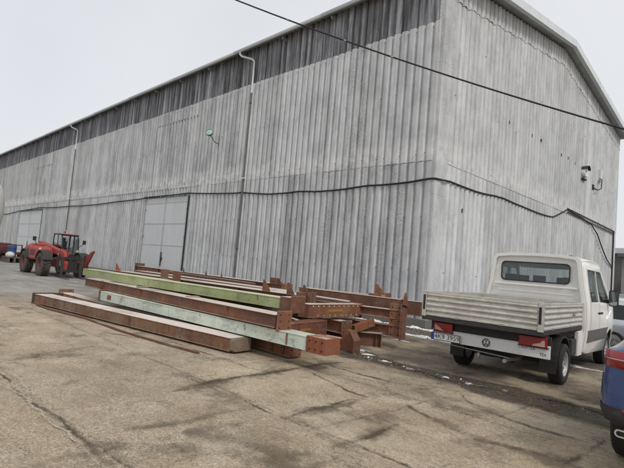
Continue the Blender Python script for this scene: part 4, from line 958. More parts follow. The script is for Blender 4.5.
m = MB(); m.tube([(1.025, .35, 1.22), (1.030, .42, 1.175), (1.030, .50, 1.17), (1.025, .58, 1.21)], .010, 6); m.obj('side_lashing_hook', MT['steel'], TK)
for o_ in list(TK.children):
    if o_.name.split('.')[0] in ('load_floor', 'bed_frame', 'tailgate', 'drop_side', 'front_board', 'corner_post', 'gate_hinge', 'side_lashing_hook'): o_.location.x = -.075
# rear light bar, lamps, plate
YL = -1.17
m = MB(); m.box((-.94, YL-.015, .535), (1.0, YL+.03, .735)); m.box((-.94, YL-.028, .715), (1.0, YL-.014, .73)); bb = m.obj('rear_panel', MT['bumper_grey'], TK, bevel=.008)
m = MB(); m.box((-1.0, YL+.035, .70), (1.0, YL+.06, .87)); m.obj('rear_crossbar', MT['chassis'], TK)
for s in (-1, 1):
    xa, xb = (-.92, -.56) if s < 0 else (.54, .965)
    m = MB(); m.box((xa, YL-.055, .70), (xb, YL+.0, .865)); lp = m.obj('tail_light', MT['lens_red'], TK, bevel=.018, seg=3)
    q = MB(); 
    if s > 0: q.prism([(xb-.22, .717), (xb-.03, .717), (xb-.035, .815), (xb-.07, .81), (xb-.10, .77), (xb-.20, .745)], .006, lambda a, b, c: (a, YL-.054-c, b))
    else: q.prism([(xa+.03, .735), (xa+.20, .715), (xa+.13, .765), (xa+.035, .825)], .006, lambda a, b, c: (a, YL-.054-c, b))
    q.obj('lamp_clear_segment', MT['lens_clear'], lp)
    m = MB(); m.box((xa-.012, YL-.045, .69), (xb+.012, YL-.006, .70)); m.box((xa-.01, YL-.03, .866), (xb+.01, YL+.0, .89)); m.obj('lamp_holder', MT['chassis'], lp)
ROTX = Matrix.Rotation(rad(90), 4, 'X')
m = MB(); m.prism(rrect(-.935, .555, -.415, .668, .012, 3), .008, lambda a, b, c: (a, YL-.060-c, b)); m.box((-.938, YL-.0595, .552), (-.412, YL-.018, .672)); pn = m.obj('number_plate', MT['number_white'], TK)
m = MB(); m.box((-.932, YL-.0705, .558), (-.888, YL-.0683, .665)); m.obj('blue_band', MT['number_blue'], pn)
m = MB(); m.prism([(-.944, .546), (-.406, .546), (-.406, .678), (-.944, .678)], .006, lambda a, b, c: (a, YL-.064-c, b), [[(-.933, .557), (-.417, .557), (-.417, .667), (-.933, .667)]]); m.obj('plate_frame', MT['black'], pn)
text('plate_text', '4K9 3959', .118, MT['ink'], pn, Matrix.Translation((-.650, YL-.069, .612)) @ ROTX, .001)
cx, cz = .02, .635
m = MB(); n_ = 28
ringo = [(cx+.068*math.cos(2*math.pi*k/n_), cz+.068*math.sin(2*math.pi*k/n_)) for k in range(n_)]; ringi = [(cx+.057*math.cos(2*math.pi*k/n_), cz+.057*math.sin(2*math.pi*k/n_)) for k in range(n_)]
m.prism(ringo, .008, lambda a, b, c: (a, YL-.016-c, b), [ringi])
def stroke(p, q):
    m.bar((cx+p[0], YL-.020, cz+p[1]), (cx+q[0], YL-.020, cz+q[1]), .011, .008)
stroke((-.022, .052), (0, .010)); stroke((.022, .052), (0, .010)); stroke((-.050, .022), (-.022, -.050)); stroke((-.022, -.050), (0, -.004)); stroke((0, -.004), (.022, -.050)); stroke((.022, -.050), (.050, .022))
em = m.obj('round_emblem', MT['ink'], TK)
text('model_lettering', 'CRAFTER', .062, MT['trim'], TK, Matrix.Translation((.66, YL-.0165, .665)) @ ROTX, .002)
text('badge_lettering', 'TDI', .060, MT['ink'], TK, Matrix.Translation((.90, YL-.0165, .595)) @ ROTX, .002)
# chassis
m = MB()
for s in (-1, 1): m.box((s*.38, -1.05, .58), (s*.46, 3.6, .76))
m.box((-.37, -1.04, .60), (.37, -.96, .74)); m.box((-.45, .8, .60), (.45, .88, .74)); m.box((-.55, YL+.06, .50), (-.48, YL+.1, .62)); m.box((.48, YL+.06, .50), (.55, YL+.1, .62))
m.obj('chassis_frame', MT['chassis'], TK)
m = MB(); m.tube([(-.78, 0, .345), (.78, 0, .345)], .05, 10); m.lathe([(-.13, .05), (-.09, .14), (.09, .14), (.13, .05)], (0, 0, .345), 'X', 16); m.tube([(0, .1, .36), (0, 2.5, .5)], .04, 8); m.obj('rear_axle', MT['chassis'], TK)
m = MB(); m.lathe([(-.10, .20), (-.10, .33), (-.06, .35), (.06, .35), (.10, .33), (.10, .20), (.0, .19), (-.1, .2)], (0, -.72, .50), 'Z', 28); m.obj('spare_wheel', MT['tyre'], TK)
m = MB(); m.tube([(.15, .6, .38), (.30, -.4, .36), (.32, -1.0, .40), (.34, -1.22, .40)], .035, 8); m.obj('exhaust_pipe', MT['steel'], TK)
m = MB(); m.tube([(-.60, YL-.02, .50), (-.1, YL+.02, .47), (.40, YL-.02, .455)], .010, 6); m.tube([(-.1, YL+.02, .47), (-.12, YL+.1, .36)], .012, 6); m.lathe([(-.04, .03), (.04, .03), (.04, 0)], (-.12, YL+.06, .42), 'Z', 8); m.obj('tow_hitch', MT['steel'], TK)
for s in (-1, 1):
    m = MB(); pts_o = [(.46*math.cos(a), .36+.46*math.sin(a)) for a in [rad(-5+k*12.7) for k in range(16)]]; pts_i = [(.435*math.cos(a), .36+.435*math.sin(a)) for a in [rad(-5+k*12.7) for k in range(16)]]
    m.prism(pts_o+pts_i[::-1], .26, lambda a, b, c: (s*(.66+c), a, b)); m.box((s*.66, -.47, .22), (s*.92, -.455, .40)); m.obj('mudguard', MT['black'], TK)
    m = MB(); m.box((s*.62, .62, .42), (s*.90, 1.12, .72)); m.obj('side_locker', MT['chassis'], TK, bevel=.02)
    wheel(TK, s*.845, 0, .345, .225, s, MT['tyre'], MT['rim'], .60); wheel(TK, s*.835, 3.66, .345, .225, s, MT['tyre'], MT['rim'], .60)
m = MB(); m.box((.86, .95, .40), (.93, 1.28, .86)); m.box((-.93, .95, .40), (-.86, 1.28, .86)); m.objs('side_guard', MT['white'], TK, bevel=.01)

# ================================================================== CARS
def car(name, label, loc, rz, paint_, stations, levels, wheels, tyre_r, parts, glass_='dark_glass', side_in=.80):
    """stations: y, half width, z bottom, z belt, z top ; levels: z values (below the belt) of the ring"""
    t = thing(name, label, 'car', loc, rz)
    def ring(y, h, zb, zt, top):
        p = [(0., zb), (h*.80, zb), (h*.95, zb+.05)]
        for z in levels: 
            f = 1-.04*abs((z-.72)/.4)**2; p.append((h*f, max(z, zb+.06+.001*z)))
        zz = max(zt, levels[-1]+.01); p.append((h*.945, zz))
        cabin = top > zt+.06
        for k in (.25, .5, .75, .92): 
            if cabin: p.append((h*(.945-(.945-side_in)*k), zz+(top-zz)*k))
            else: p.append((h*(.945-.25*k), zz+(top-zz)*k*.9))
        p.append((h*(side_in-.12 if cabin else .55), max(top, zz)+.0)); p.append((h*.35, max(top, zz)+.02)); p.append((0., max(top, zz)+.03))
        return p
    # densify
    st = []
    for a, b in zip(stations, stations[1:]):
        n = max(1, int((b[0]-a[0])/.12))
        for k in range(n): st.append(tuple(a[i]+(b[i]-a[i])*k/n for i in range(5)))
    st.append(stations[-1]); rs = []
    for y, *q in st:
        r = ring(*q and (y, *q)); rs.append([(x, y, z) for x, z in r]+[(-x, y, z) for x, z in r[::-1][1:-1]])
    m = MB(); m.loft(rs); body = m.obj('body', MT[paint_], t)
    nl = len(levels); n = len(rs[0])
    for (y, x) in wheels:
        for s in (-1, 1):
            cu = MB(); cu.lathe([(-.20, 0), (-.20, tyre_r+.065), (.20, tyre_r+.065), (.20, 0)], (s*(x+.03), y, tyre_r+.01), 'X', 40)
            # arches are cut straight into the body mesh
            me = bpy.data.meshes.new('c'); me.from_pydata(cu.v, [], cu.f); co = bpy.data.objects.new('c', me); C.objects.link(co)
            bmx = bmesh.new(); bmx.from_mesh(me); bmesh.ops.remove_doubles(bmx, verts=bmx.verts, dist=1e-4); bmesh.ops.recalc_face_normals(bmx, faces=bmx.faces); bmx.to_mesh(me); bmx.free()
            bo = body.modifiers.new('b', 'BOOLEAN'); bo.operation = 'DIFFERENCE'; bo.object = co; bo.solver = 'EXACT'
            dg = bpy.context.evaluated_depsgraph_get(); nm = bpy.data.meshes.new_from_object(body.evaluated_get(dg)); body.modifiers.clear(); body.data = nm; bpy.data.objects.remove(co)
            wheel(t, s*x, y, tyre_r, .23, s, MT['tyre'], MT['rim'], .68)
    def patch(nm, y0, y1, i0, i1, mat, both=True, off=.006, parent=None):
        for s in ((-1, 1) if both else (1,)):
            m = MB(); ids = [i for i, q in enumerate(st) if y0-1e-6 <= q[0] <= y1+1e-6]
            vs = []
            for i in ids:
                for k in range(i0, i1+1):
                    x, y, z = rs[i][k]; p = Vector((x, y, z)); 
                    a = Vector(rs[min(i+1, len(rs)-1)][k])-Vector(rs[max(i-1, 0)][k]); b = Vector(rs[i][k+1])-Vector(rs[i][k-1]); nn_ = a.cross(b).normalized()
                    if nn_.x < 0: nn_ = -nn_
                    p += nn_*off; vs.append((s*p.x, p.y, p.z))
            w_ = i1-i0+1; m.add(vs, [(a_*w_+k, a_*w_+k+1, (a_+1)*w_+k+1, (a_+1)*w_+k) for a_ in range(len(ids)-1) for k in range(w_-1)], True)
            o = m.obj(nm, MT[mat], parent or t)
    for p in parts: patch(*p)
    return t, rs, st
# blue car, seen at its rear left corner
st_b = [(.0, .62, .40, 1.12, 1.16), (.02, .74, .42, 1.12, 1.17), (.06, .84, .46, 1.12, 1.18), (.12, .90, .50, 1.12, 1.19), (.22, .94, .52, 1.12, 1.21), (.40, .965, .52, 1.12, 1.26), (.8, .985, .40, 1.11, 1.42), (1.4, .985, .28, 1.09, 1.62), (2.2, .98, .26, 1.06, 1.69), (2.9, .98, .26, 1.04, 1.64), (3.5, .97, .26, 1.03, 1.25), (3.7, .97, .28, 1.0, 1.06), (4.4, .93, .30, .90, .95), (4.65, .82, .34, .75, .80), (4.75, .6, .4, .62, .66)]
LVB = [.46, .54, .60, .64, .70, .80, .90, .965, 1.07, 1.115]
t, rs, st = car('suv_car', 'dark blue coupe SUV at the right edge, only its rear left corner showing', (-.30, 4.95, 0), rad(1.0), 'blue', st_b, LVB, [(1.02, .845), (3.85, .84)], .37,
    [('side_window', 1.0, 3.35, 13, 16, 'dark_glass'), ('lower_cladding', .02, .60, 1, 6, 'black'), ('lower_cladding', 1.5, 3.3, 1, 4, 'trim')], side_in=.70)
def rear_patch(nm, x0, x1, z0, z1, mat, off, par, segs=14, shape=None):
    """patch wrapping the rear left corner of the blue car following its plan outline"""
    path = [(-q[1], q[0]) for q in st if q[0] <= .42]; path = [(0., 0.), (-.3, -.0)]+path if False else [(0., -.0)]+path
    def at(x):
        # y on the outline for a given x
        for (xa, ya), (xb, yb) in zip(path, path[1:]):
            if xb <= x <= xa: return ya+(yb-ya)*(xa-x)/max(1e-6, xa-xb)
        return path[-1][1]
    m = MB(); vs = []
    for i in range(segs+1):
        x = x0+(x1-x0)*i/segs
        f_ = 1-.04*abs((((z0+z1)/2)-.72)/.4)**2
        za, zb = (z0, z1) if not shape else (z0+shape[0]*i/segs, z1+shape[1]*i/segs)
        dx = Vector((at(x-.005)-at(x+.005), -.01)) ; y = at(x)
        n_ = Vector((0, -1)) if abs(x) < .6 else Vector((-1, -.9)).normalized() if abs(x) < .9 else Vector((-1, -.3)).normalized()
        for z in (za, zb): 
            for o_ in (off,): vs.append((x*f_+n_.x*o_, y+n_.y*o_, z))
    m.add(vs, [(2*i, 2*i+1, 2*i+3, 2*i+2) for i in range(segs)], True); o = m.obj(nm, MT[mat], par); sm_ = o.modifiers.new('s', 'SOLIDIFY'); sm_.thickness = .008; sm_.offset = 0; return o
tlb = rear_patch('tail_light', -.30, -.955, .985, 1.125, 'lens_red', .012, t, shape=(.0, .01))
rear_patch('light_strip', -.32, -.90, 1.055, 1.064, 'lens_clear', .0175, tlb, shape=(0, 0))
rear_patch('rear_diffuser', .0, -.95, .34, .62, 'black', .006, t, shape=(.20, .03))
rear_patch('reflector', -.45, -.72, .615, .645, 'lens_red', .014, t)
m = MB(); ep = rrect(-.77, .42, -.56, .485, .03, 4); ei = rrect(-.757, .432, -.573, .473, .02, 4); m.prism(ep, .06, lambda a, b, c: (a, -.02-c*.6+.10*max(0, -a-.6), b), [ei]); m.obj('exhaust_tip', MT['chrome'], t)
m = MB(); m.prism(ei, .01, lambda a, b, c: (a, .0+.10*max(0, -a-.6)-c, b)); m.obj('exhaust_opening', MT['ink'], t)
# silver hatchback behind the truck
st_s = [(.0, .55, .42, .92, .98), (.05, .72, .36, .93, 1.02), (.12, .80, .33, .93, 1.08), (.3, .84, .30, .93, 1.30), (.55, .86, .27, .93, 1.43), (1.2, .87, .25, .92, 1.47), (2.0, .87, .25, .91, 1.47), (2.5, .87, .25, .90, 1.36), (3.1, .86, .25, .90, 1.0), (3.3, .85, .26, .88, .94), (3.9, .80, .30, .76, .82), (4.1, .62, .36, .6, .66)]
t, rs, st = car('hatchback_car', 'silver grey hatchback behind the truck cab, partly hidden by the wing mirror', (-2.35, 15.5, 0), rad(72), 'silver', st_s, [.45, .55, .65, .75, .85], [(.78, .755), (3.25, .75)], .31,
    [('rear_side_window', .42, .95, 8, 11, 'dark_glass'), ('side_window', 1.05, 1.85, 8, 11, 'dark_glass'), ('side_window', 1.95, 2.7, 8, 11, 'dark_glass'), ('sill', 1.1, 2.9, 1, 3, 'trim'), ('tail_light', .06, .28, 6, 8, 'lens_red')])
m = MB(); m.add([(-.55, .15, 1.06), (.55, .15, 1.06), (.50, .44, 1.37), (-.50, .44, 1.37)], [(0, 1, 2, 3)]); o = m.obj('rear_window', MT['dark_glass'], t); sm = o.modifiers.new('s', 'SOLIDIFY'); sm.thickness = .03

# ================================================================== TELEHANDLER
TH = thing('telehandler', 'red telescopic handler with a glazed cab parked at the far left by the warehouse', 'telehandler', (-28.55, 8.62, 0), rad(1))
for x, s in ((-1.38, 1), (-1.38, -1), (1.38, 1), (1.38, -1)):
    w_ = wheel(TH, x, s*.92, .60, .42, 1 if s > 0 else 1, MT['tyre_muddy'], MT['red_dark'], .50, True)
    w_.rotation_euler = (0, 0, rad(90) if s > 0 else rad(-90))
m = MB(); m.box((-1.9, -.42, .50), (1.9, .42, .95)); m.box((-2.15, -.7, .62), (-1.6, .7, 1.25)); m.obj('chassis', MT['red_dark'], TH, bevel=.03)
m = MB(); m.loft([[(x, y, z) for y, z in rrect(-1.08*k, .78, -.30, .78+.72*k2, .12, 4)] for x, k, k2 in ((-.72, .92, .9), (-.6, 1, 1), (.5, 1, .98), (.72, .92, .80))], smooth=False); m.obj('engine_hood', MT['red'], TH, bevel=.03)
m = MB(); m.loft([[(x, y, z) for y, z in rrect(-.95*k, .70, .75*k, .70+.95*k2, .2, 4)] for x, k, k2 in ((-2.30, .70, .45), (-2.12, .95, .85), (-1.2, 1, 1), (-.8, 1, .95))], smooth=False); m.obj('rear_hood', MT['red'], TH, bevel=.02)
m = MB()
for k in range(6): m.box((-.4+k*.14, -1.085, 1.0), (-.33+k*.14, -1.07, 1.30))
m.objs('vent_slat', MT['black'], TH)
for x in (-1.38, 1.38):
    for s in (-1, 1):
        m = MB(); a_ = [rad(20+k*14) for k in range(11)]
        po = [(x+.72*math.cos(a), .62+.70*math.sin(a)) for a in a_]; pi_ = [(x+.685*math.cos(a), .62+.665*math.sin(a)) for a in a_]
        m.prism(po+pi_[::-1], .46, lambda a, b, c: (a, s*(.69+c), b)); m.obj('mudguard', MT['chassis'], TH)
# cab
cx0, cx1, cy0, cy1, cz0, cz1 = -.85, .55, .12, 1.02, .85, 2.30
m = MB(); m.box((cx0, cy0, .55), (cx1+.1, cy1, 1.15)); m.obj('cab_base', MT['red_dark'], TH, bevel=.03)
m = MB(); m.box((cx0-.02, cy0-.03, cz1-.06), (cx1-.05, cy1+.02, cz1-.01)); m.obj('cab_roof', MT['red'], TH, bevel=.03)
m = MB()
for y in (cy0+.03, cy1-.03):
    m.tube([(cx0+.03, y, 1.1), (cx0+.03, y, 2.1), (cx0+.12, y, cz1-.04), (cx1-.22, y, cz1-.04), (cx1-.02, y, 2.0), (cx1+.08, y, 1.45), (cx1+.08, y, 1.1)], .038, 8)
    m.tube([(-.12, y, 1.1), (-.16, y, cz1-.05)], .03, 8)
for x, z in ((cx0+.06, 2.22), (cx1-.12, 2.20), (cx1+.08, 1.15)): m.bar((x, cy0+.03, z), (x, cy1-.03, z), .06, .06)
m.obj('cab_frame', MT['black'], TH)
m = MB()
for y in (cy0+.02, cy1-.02): m.prism([(cx0+.04, 1.15), (cx1+.05, 1.15), (cx1+.05, 1.45), (cx1-.03, 2.0), (cx1-.22, 2.22), (cx0+.1, 2.22), (cx0+.04, 2.1)], .006, lambda a, b, c: (a, y+c, b))
m.add([(cx1+.085, cy0+.04, 1.2), (cx1+.085, cy1-.04, 1.2), (cx1-.02, cy1-.04, 2.02), (cx1-.02, cy0+.04, 2.02)], [(0, 1, 2, 3)]); m.add([(cx0+.03, cy0+.04, 1.2), (cx0+.03, cy1-.04, 1.2), (cx0+.03, cy1-.04, 2.15), (cx0+.03, cy0+.04, 2.15)], [(0, 1, 2, 3)])
m.obj('cab_glass', MT['glass'], TH)
m = MB(); m.box((-.7, .35, 1.1), (-.2, .8, 1.3)); m.box((-.75, .35, 1.25), (-.6, .8, 1.9)); m.box((-.74, .42, 1.9), (-.64, .73, 2.08)); m.obj('seat', MT['seat'], TH, bevel=.04)
m = MB(); m.lathe([(0, .06), (.10, .055), (.13, 0)], (.3, .3, cz1+.02), 'Z', 12); m.obj('beacon', MT['lens_red'], TH)
# boom
m = MB(); m.bar((-2.0, -.12, 1.66), (1.55, -.12, 1.22), .30, .28); m.bar((1.50, -.12, 1.30), (2.05, -.12, 1.18), .28, .32); m.obj('boom', MT['red'], TH, bevel=.02)
m = MB(); m.prism([(1.85, 1.42), (2.35, 1.30), (2.55, .75), (2.50, .35), (2.25, .30), (2.1, .8), (1.80, 1.0)], .34, lambda a, b, c: (a, -.29+c, b)); m.obj('boom_head', MT['red'], TH, bevel=.03)
m = MB(); m.tube([(.6, -.12, .95), (1.7, -.12, 1.10)], .06, 8); m.tube([(-1.2, -.38, 1.3), (-.2, -.38, 1.5)], .05, 8); m.tube([(1.9, -.42, 1.2), (2.4, -.42, .6)], .035, 8); m.objs('hydraulic_ram', MT['steel'], TH, k=3)
m = MB()
for k in range(4): m.tube([(1.6, -.12+.05*k, 1.48), (2.0, -.1+.06*k, 1.55), (2.45, -.15+.08*k, 1.2), (2.5, -.1+.08*k, .8)], .02, 6)
m.objs('hydraulic_hose', MT['black'], TH, k=3)
m = MB()
for z in (.30, .95): m.box((2.52, -.62, z), (2.60, .72, z+.12))
for y in (-.62, -.1, .2, .64): m.box((2.53, y, .25), (2.59, y+.08, 1.20))
m.box((2.48, -.12, .4), (2.56, .34, 1.15)); m.box((2.40, -.3, .95), (2.56, .5, 1.05)); m.box((2.45, .38, .3), (2.62, .5, .8)); m.obj('fork_carriage', MT['black'], TH)
for y in (-.50, .42):
    m = MB(); m.box((2.60, y, .06), (2.66, y+.13, 1.05)); m.prism([(2.60, .05), (3.75, .05), (3.75, .065), (2.66, .11), (2.60, .11)], .13, lambda a, b, c: (a, y+c, b)); m.obj('fork', MT['chassis'], TH)
m = MB(); m.prism([(1.7, .55), (2.15, .60), (2.75, 1.30), (2.95, 1.48), (2.6, 1.44), (1.9, 1.05)], .10, lambda a, b, c: (a, .92+c, b)); m.box((1.1, .5, .55), (1.7, 1.0, .85)); m.box((1.75, .70, .5), (2.1, .98, 1.0)); m.obj('stabiliser_arm', MT['red'], TH, bevel=.02)
for y, x in ((-1.2, .35), (1.25, .55)):
    m = MB(); m.tube([(x-.1, y*.85, 1.6), (x+.15, y, 1.85)], .018, 6); m.box((x+.10, y-.08, 1.78), (x+.16, y+.08, 2.0)); m.obj('mirror', MT['black'], TH, bevel=.02)
m = MB()
for y in (-.95, .9): m.lathe([(-.03, .07), (.03, .09), (.04, 0)], (.78, y, 1.35), 'X', 12)
m.objs('work_light', MT['lens_clear'], TH)

# ================================================================== FAR LEFT BITS
tr = thing('farm_trailer', 'dark red low machine frame on small wheels at the left edge', 'trailer', (-46.4, 9.9, 0), rad(10))
m = MB()
for y in (-.9, .9): m.bar((-3, y, .62), (2.2, y, .62), .14, .16); m.bar((-3, y, 1.35), (1.6, y, 1.35), .08, .08)
for x in (-2.8, -1.2, .3, 1.6): m.bar((x, -.95, .72), (x, .95, .72), .12, .12); m.bar((x, -.9, .7), (x, -.9, 1.4), .08, .08); m.bar((x, .9, .7), (x, .9, 1.4), .08, .08)
m.obj('frame', MT['red_dark'], tr)
m = MB(); m.box((-2.6, -.6, .8), (.2, .7, 1.45)); m.box((-2.2, -.95, 1.0), (-.6, -.6, 1.3)); m.box((.9, -.5, .75), (1.5, .4, 1.2)); m.obj('hopper', MT['red_dark'], tr, bevel=.06)
for x in (-2.0, 1.2):
    for s in (-1, 1):
        w_ = wheel(tr, x, s*1.0, .36, .22, 1, MT['tyre_muddy'], MT['red_dark'], .5); w_.rotation_euler = (0, 0, rad(90*s))
tag((lambda m: (m.lathe([(0, 0), (0, .29), (.02, .30), (.30, .305), (.32, .295), (.60, .295), (.62, .305), (.86, .30), (.88, .27), (.88, 0)], (-43.3, 10.0, .45), 'Z', 24), m.obj('plastic_barrel', MT['barrel']))[1])(MB()), 'blue plastic barrel standing on a pallet between the red frame and the handler', 'barrel')
m = MB()
for y in (-.5, -.1, .3): m.box((-44.0, 10.0+y, .02), (-42.0, 10.12+y, .34))
for k in range(7): m.box((-44.0+k*.29, 9.45, .345), (-43.8+k*.29, 10.55, .375))
m.box((-43.8, 9.5, .375), (-42.8, 10.5, .448)); tag(m.obj('wooden_pallet', MT['timber']), 'wooden pallet base under the blue barrel and white sack at far left', 'pallet')
m = MB()
rings = []
for i in range(7):
    a = math.pi*i/6; r = .30*math.sin(a)+.02; rings.append([(-42.45+.38*-math.cos(a), 9.7+r*math.cos(k*math.pi/6), .58+.8*r*math.sin(k*math.pi/6)) for k in range(12)])
m.loft(rings); tag(m.obj('white_sack', MT['plastic_white']), 'small white filled sack lying beside the blue barrel', 'sack')
m = MB(); tk = thing('storage_tank', 'tall cream rounded tank cut by the left edge of the picture', 'tank', (-39.15, 8.3, 0))
m.lathe([(1.35, 0), (1.35, .6), (1.55, 1.25), (2.2, 1.55), (3.4, 1.72), (4.6, 1.70), (5.5, 1.45), (6.0, .95), (6.2, .3), (6.22, 0)], (-1.95, -1.4, 0), 'Z', 36); m.obj('vessel', MT['cream'], tk)
for a in range(4):
    q = MB(); xx, yy = -1.95+1.1*math.cos(a*math.pi/2+.78), -1.4+1.1*math.sin(a*math.pi/2+.78); q.bar((xx, yy, 0), (xx, yy, 1.9), .12, .12); q.obj('leg', MT['steel'], tk)

# ================================================================== BACKGROUND RIGHT
fb = thing('workshop_building', 'plain grey flat-roofed building at the right edge behind the truck', 'building', (-8.6, 38.0, 0))
m = MB(); m.box((0.35, 0, 0), (14, 9, 4.05)); m.obj('wall', MT['far_wall'], fb)
m = MB(); m.box((0.10, -.3, 4.05), (14.3, 9.3, 4.30)); m.obj('roof', MT['far_dark'], fb)
for i in range(3):
    q = MB(); q.box((2.2+i*3.6, -.04, 1.2), (4.0+i*3.6, -.0, 2.6)); w_ = q.obj('window', MT['far_dark'], fb); q = MB(); q.box((2.28+i*3.6, -.05, 1.28), (3.92+i*3.6, -.042, 2.52)); q.obj('pane', MT['dark_glass'], w_)
db = thing('dark_shed', 'low dark shed seen in the gap between the warehouse and the grey building', 'shed', (-14.5, 47.0, 0))
m = MB(); m.box((0, 0, 0), (9, 8, 4.9)); m.obj('wall', MT['far_dark'], db)
m = MB(); m.prism([(-.3, 4.9), (8.3, 4.9), (4, 5.7)], 9.4, lambda a, b, c: (-.2+c, a, b)); m.obj('roof', MT['gutter'], db)
wb = thing('garden_wall', 'low pale rendered wall behind the silver hatchback', 'wall', (-8.0, 30.0, 0))
m = MB(); m.box((0, 0, 0), (8, .2, 1.5)); m.box((-.03, -.03, 1.5), (8.03, .23, 1.56)); m.obj('masonry', MT['plastic_white'], wb)

# ================================================================== SNOW AND GRAVEL
gs = G('old_snow'); gs.done(gs.mix(gs.ramp(gs.noise(7, 5, .7), [(.4, 0.), (.65, 1.)]), (.82, .83, .85), (.50, .49, .47)), .8, gs.bump(gs.noise(20, 4, .6), .3, .01), Subsurface_Weight=.0); MT['snow'] = gs.m
rs_ = random.Random(11)
def snow_strip(x0, x1, y, wid, hgt, gap=.0):
    m = MB(); n = int((x1-x0)/.05); vs = []; on = True
    for i in range(n+1):
        x = x0+(x1-x0)*i/n
        k = .55+.45*math.sin(i*.31+y)*math.sin(i*.117+1)+rs_.uniform(-.18, .18)
        if gap and math.sin(i*.07+y*3)+math.sin(i*.19) < gap: k = 0.02
        e = min(1, (i+1)/8, (n-i+1)/8); k = max(.02, k)*e
        yy = y+.04*math.sin(i*.13)
        for q, hh in ((-1, -.01), (-.6, .6), (0, 1), (.6, .7), (1, -.01)): vs.append((x, yy+q*wid/2*k+rs_.uniform(-.006, .006), max(-.01, hgt*hh*k)))
    m.add(vs, [(i*5+k, i*5+k+1, (i+1)*5+k+1, (i+1)*5+k) for i in range(n) for k in range(4)], True); return m
m = snow_strip(-12.5, -2.6, 11.42, .30, .06); tag(m.obj('snow', MT['snow']), kind='stuff')
m = snow_strip(-11.5, -6.6, 13.05, .26, .07); tag(m.obj('snow', MT['snow']), kind='stuff')
def snow_pad(x, y, l, wd, a, h=.018):
    m = MB(); n = 22; rings = []
    for q, hh in ((1., -.004), (.82, .45), (.55, .9), (.25, 1.)):
        rg = []
        for k in range(n):
            t_ = 2*math.pi*k/n; rr_ = q*(1+.28*math.sin(3*t_+x*7)+.18*math.sin(5*t_+y*9)+rs_.uniform(-.07, .07)); u, v_ = l/2*rr_*math.cos(t_), wd/2*rr_*math.sin(t_)
            rg.append((x+u*math.cos(a)-v_*math.sin(a), y+u*math.sin(a)+v_*math.cos(a), h*hh*rs_.uniform(.8, 1.1)))
        rings.append(rg)
    m.loft(rings, caps=False); m.add(rings[-1], [tuple(range(n))], True); return m
mp_ = MB()
for (x, y, l, wd, a) in ((-6.30, 7.98, .36, .09, .3), (-5.93, 7.72, .26, .08, .5), (-5.35, 7.50, .12, .07, 0), (-4.72, 7.40, .15, .06, .1), (-4.62, 7.46, .09, .05, 1), (-4.05, 7.42, .10, .05, 0), (-3.62, 7.36, .12, .06, .4), (-7.3, 9.5, .6, .12, .1), (-6.9, 10.2, .5, .1, .1), (-3.1, 7.5, .07, .05, 0)):
    q = snow_pad(x, y, l, wd, a); mp_.v += [] ; mp_.add(q.v, q.f, True)
tag(mp_.obj('snow', MT['snow']), kind='stuff')
def dirt_mat(name, c1, c2, top=1.0, fr=16, soft=.9, lift=-.12):
    g = G(name); e = g.attr('edge'); n1 = g.noise(fr, 8, .85); n2 = g.noise(60, 5, .85)
    lo_ = g.noise(1.7, 3, .6, off=(6, 6, 1))
    f = g.ma('ADD', g.ma('ADD', g.ma('SUBTRACT', 1.+lift, e), g.ma('MULTIPLY', g.ma('SUBTRACT', lo_, .5), 2.4)), g.ma('MULTIPLY', g.ma('SUBTRACT', g.ma('ADD', g.ma('MULTIPLY', n1, .6), g.ma('MULTIPLY', n2, .4)), .5), 5.))
    al = g.ma('MULTIPLY', g.ramp(f, [(.35, 0.), (.35+soft, 1.)]), top)
    c = g.mix(g.ramp(n2, [(.4, 0.), (.6, 1.)]), c1, c2)
    g.done(c, .95, g.bump(n2, .6, .01)); g.put(g.b.inputs['Alpha'], al); return g.m
MT['dirt'] = dirt_mat('packed_dirt', (.035, .027, .018), (.13, .10, .066), .88)
MT['damp'] = dirt_mat('damp_silt', (.085, .066, .045), (.19, .15, .10), .55, 6, 1.3, -.1)
MT['mortar'] = dirt_mat('pale_mortar', (.42, .36, .27), (.62, .55, .43), .8)
def seam(name, pts, wd, mat, z=.004, wob=.03):
    P = [Vector((x, y, 0)) for x, y in pts]; line = []
    for i in range(len(P)-1):
        k = max(2, int((P[i+1]-P[i]).length/.04))
        for j in range(k): line.append(P[i].lerp(P[i+1], j/k))
    line.append(P[-1]); w1 = w2 = 0; q = []
    for p in line:
        w1 = w1*.9+rs_.uniform(-1, 1)*wob*.5; w2 = w2*.9+rs_.uniform(-1, 1)*wob*.5; q.append(p+Vector((w1, w2, 0)))
    m = MB(); vs = []; ed = []; n = len(q); wv = 0
    for i, p in enumerate(q):
        t = (q[min(i+2, n-1)]-q[max(i-2, 0)]).normalized(); nn = Vector((-t.y, t.x, 0)); wv = wv*.85+rs_.uniform(-.3, .3)
        e_ = min(1, i/6+.1, (n-1-i)/6+.1); h_ = wd/2*(1+max(-.7, min(.9, wv)))*e_
        for v_ in (-1, -.5, 0, .5, 1): vs.append(p+nn*v_*h_+Vector((0, 0, z))); ed.append(abs(v_))
    m.add(vs, [(i*5+k, i*5+k+1, (i+1)*5+k+1, (i+1)*5+k) for i in range(n-1) for k in range(4)], True)
    me = bpy.data.meshes.new(name); me.from_pydata([tuple(v) for v in m.v], [], m.f); me.materials.append(MT[mat])
    a = me.attributes.new('edge', 'FLOAT', 'POINT'); a.data.foreach_set('value', ed)
    o = bpy.data.objects.new(name, me); C.objects.link(o); return tag(o, kind='structure')
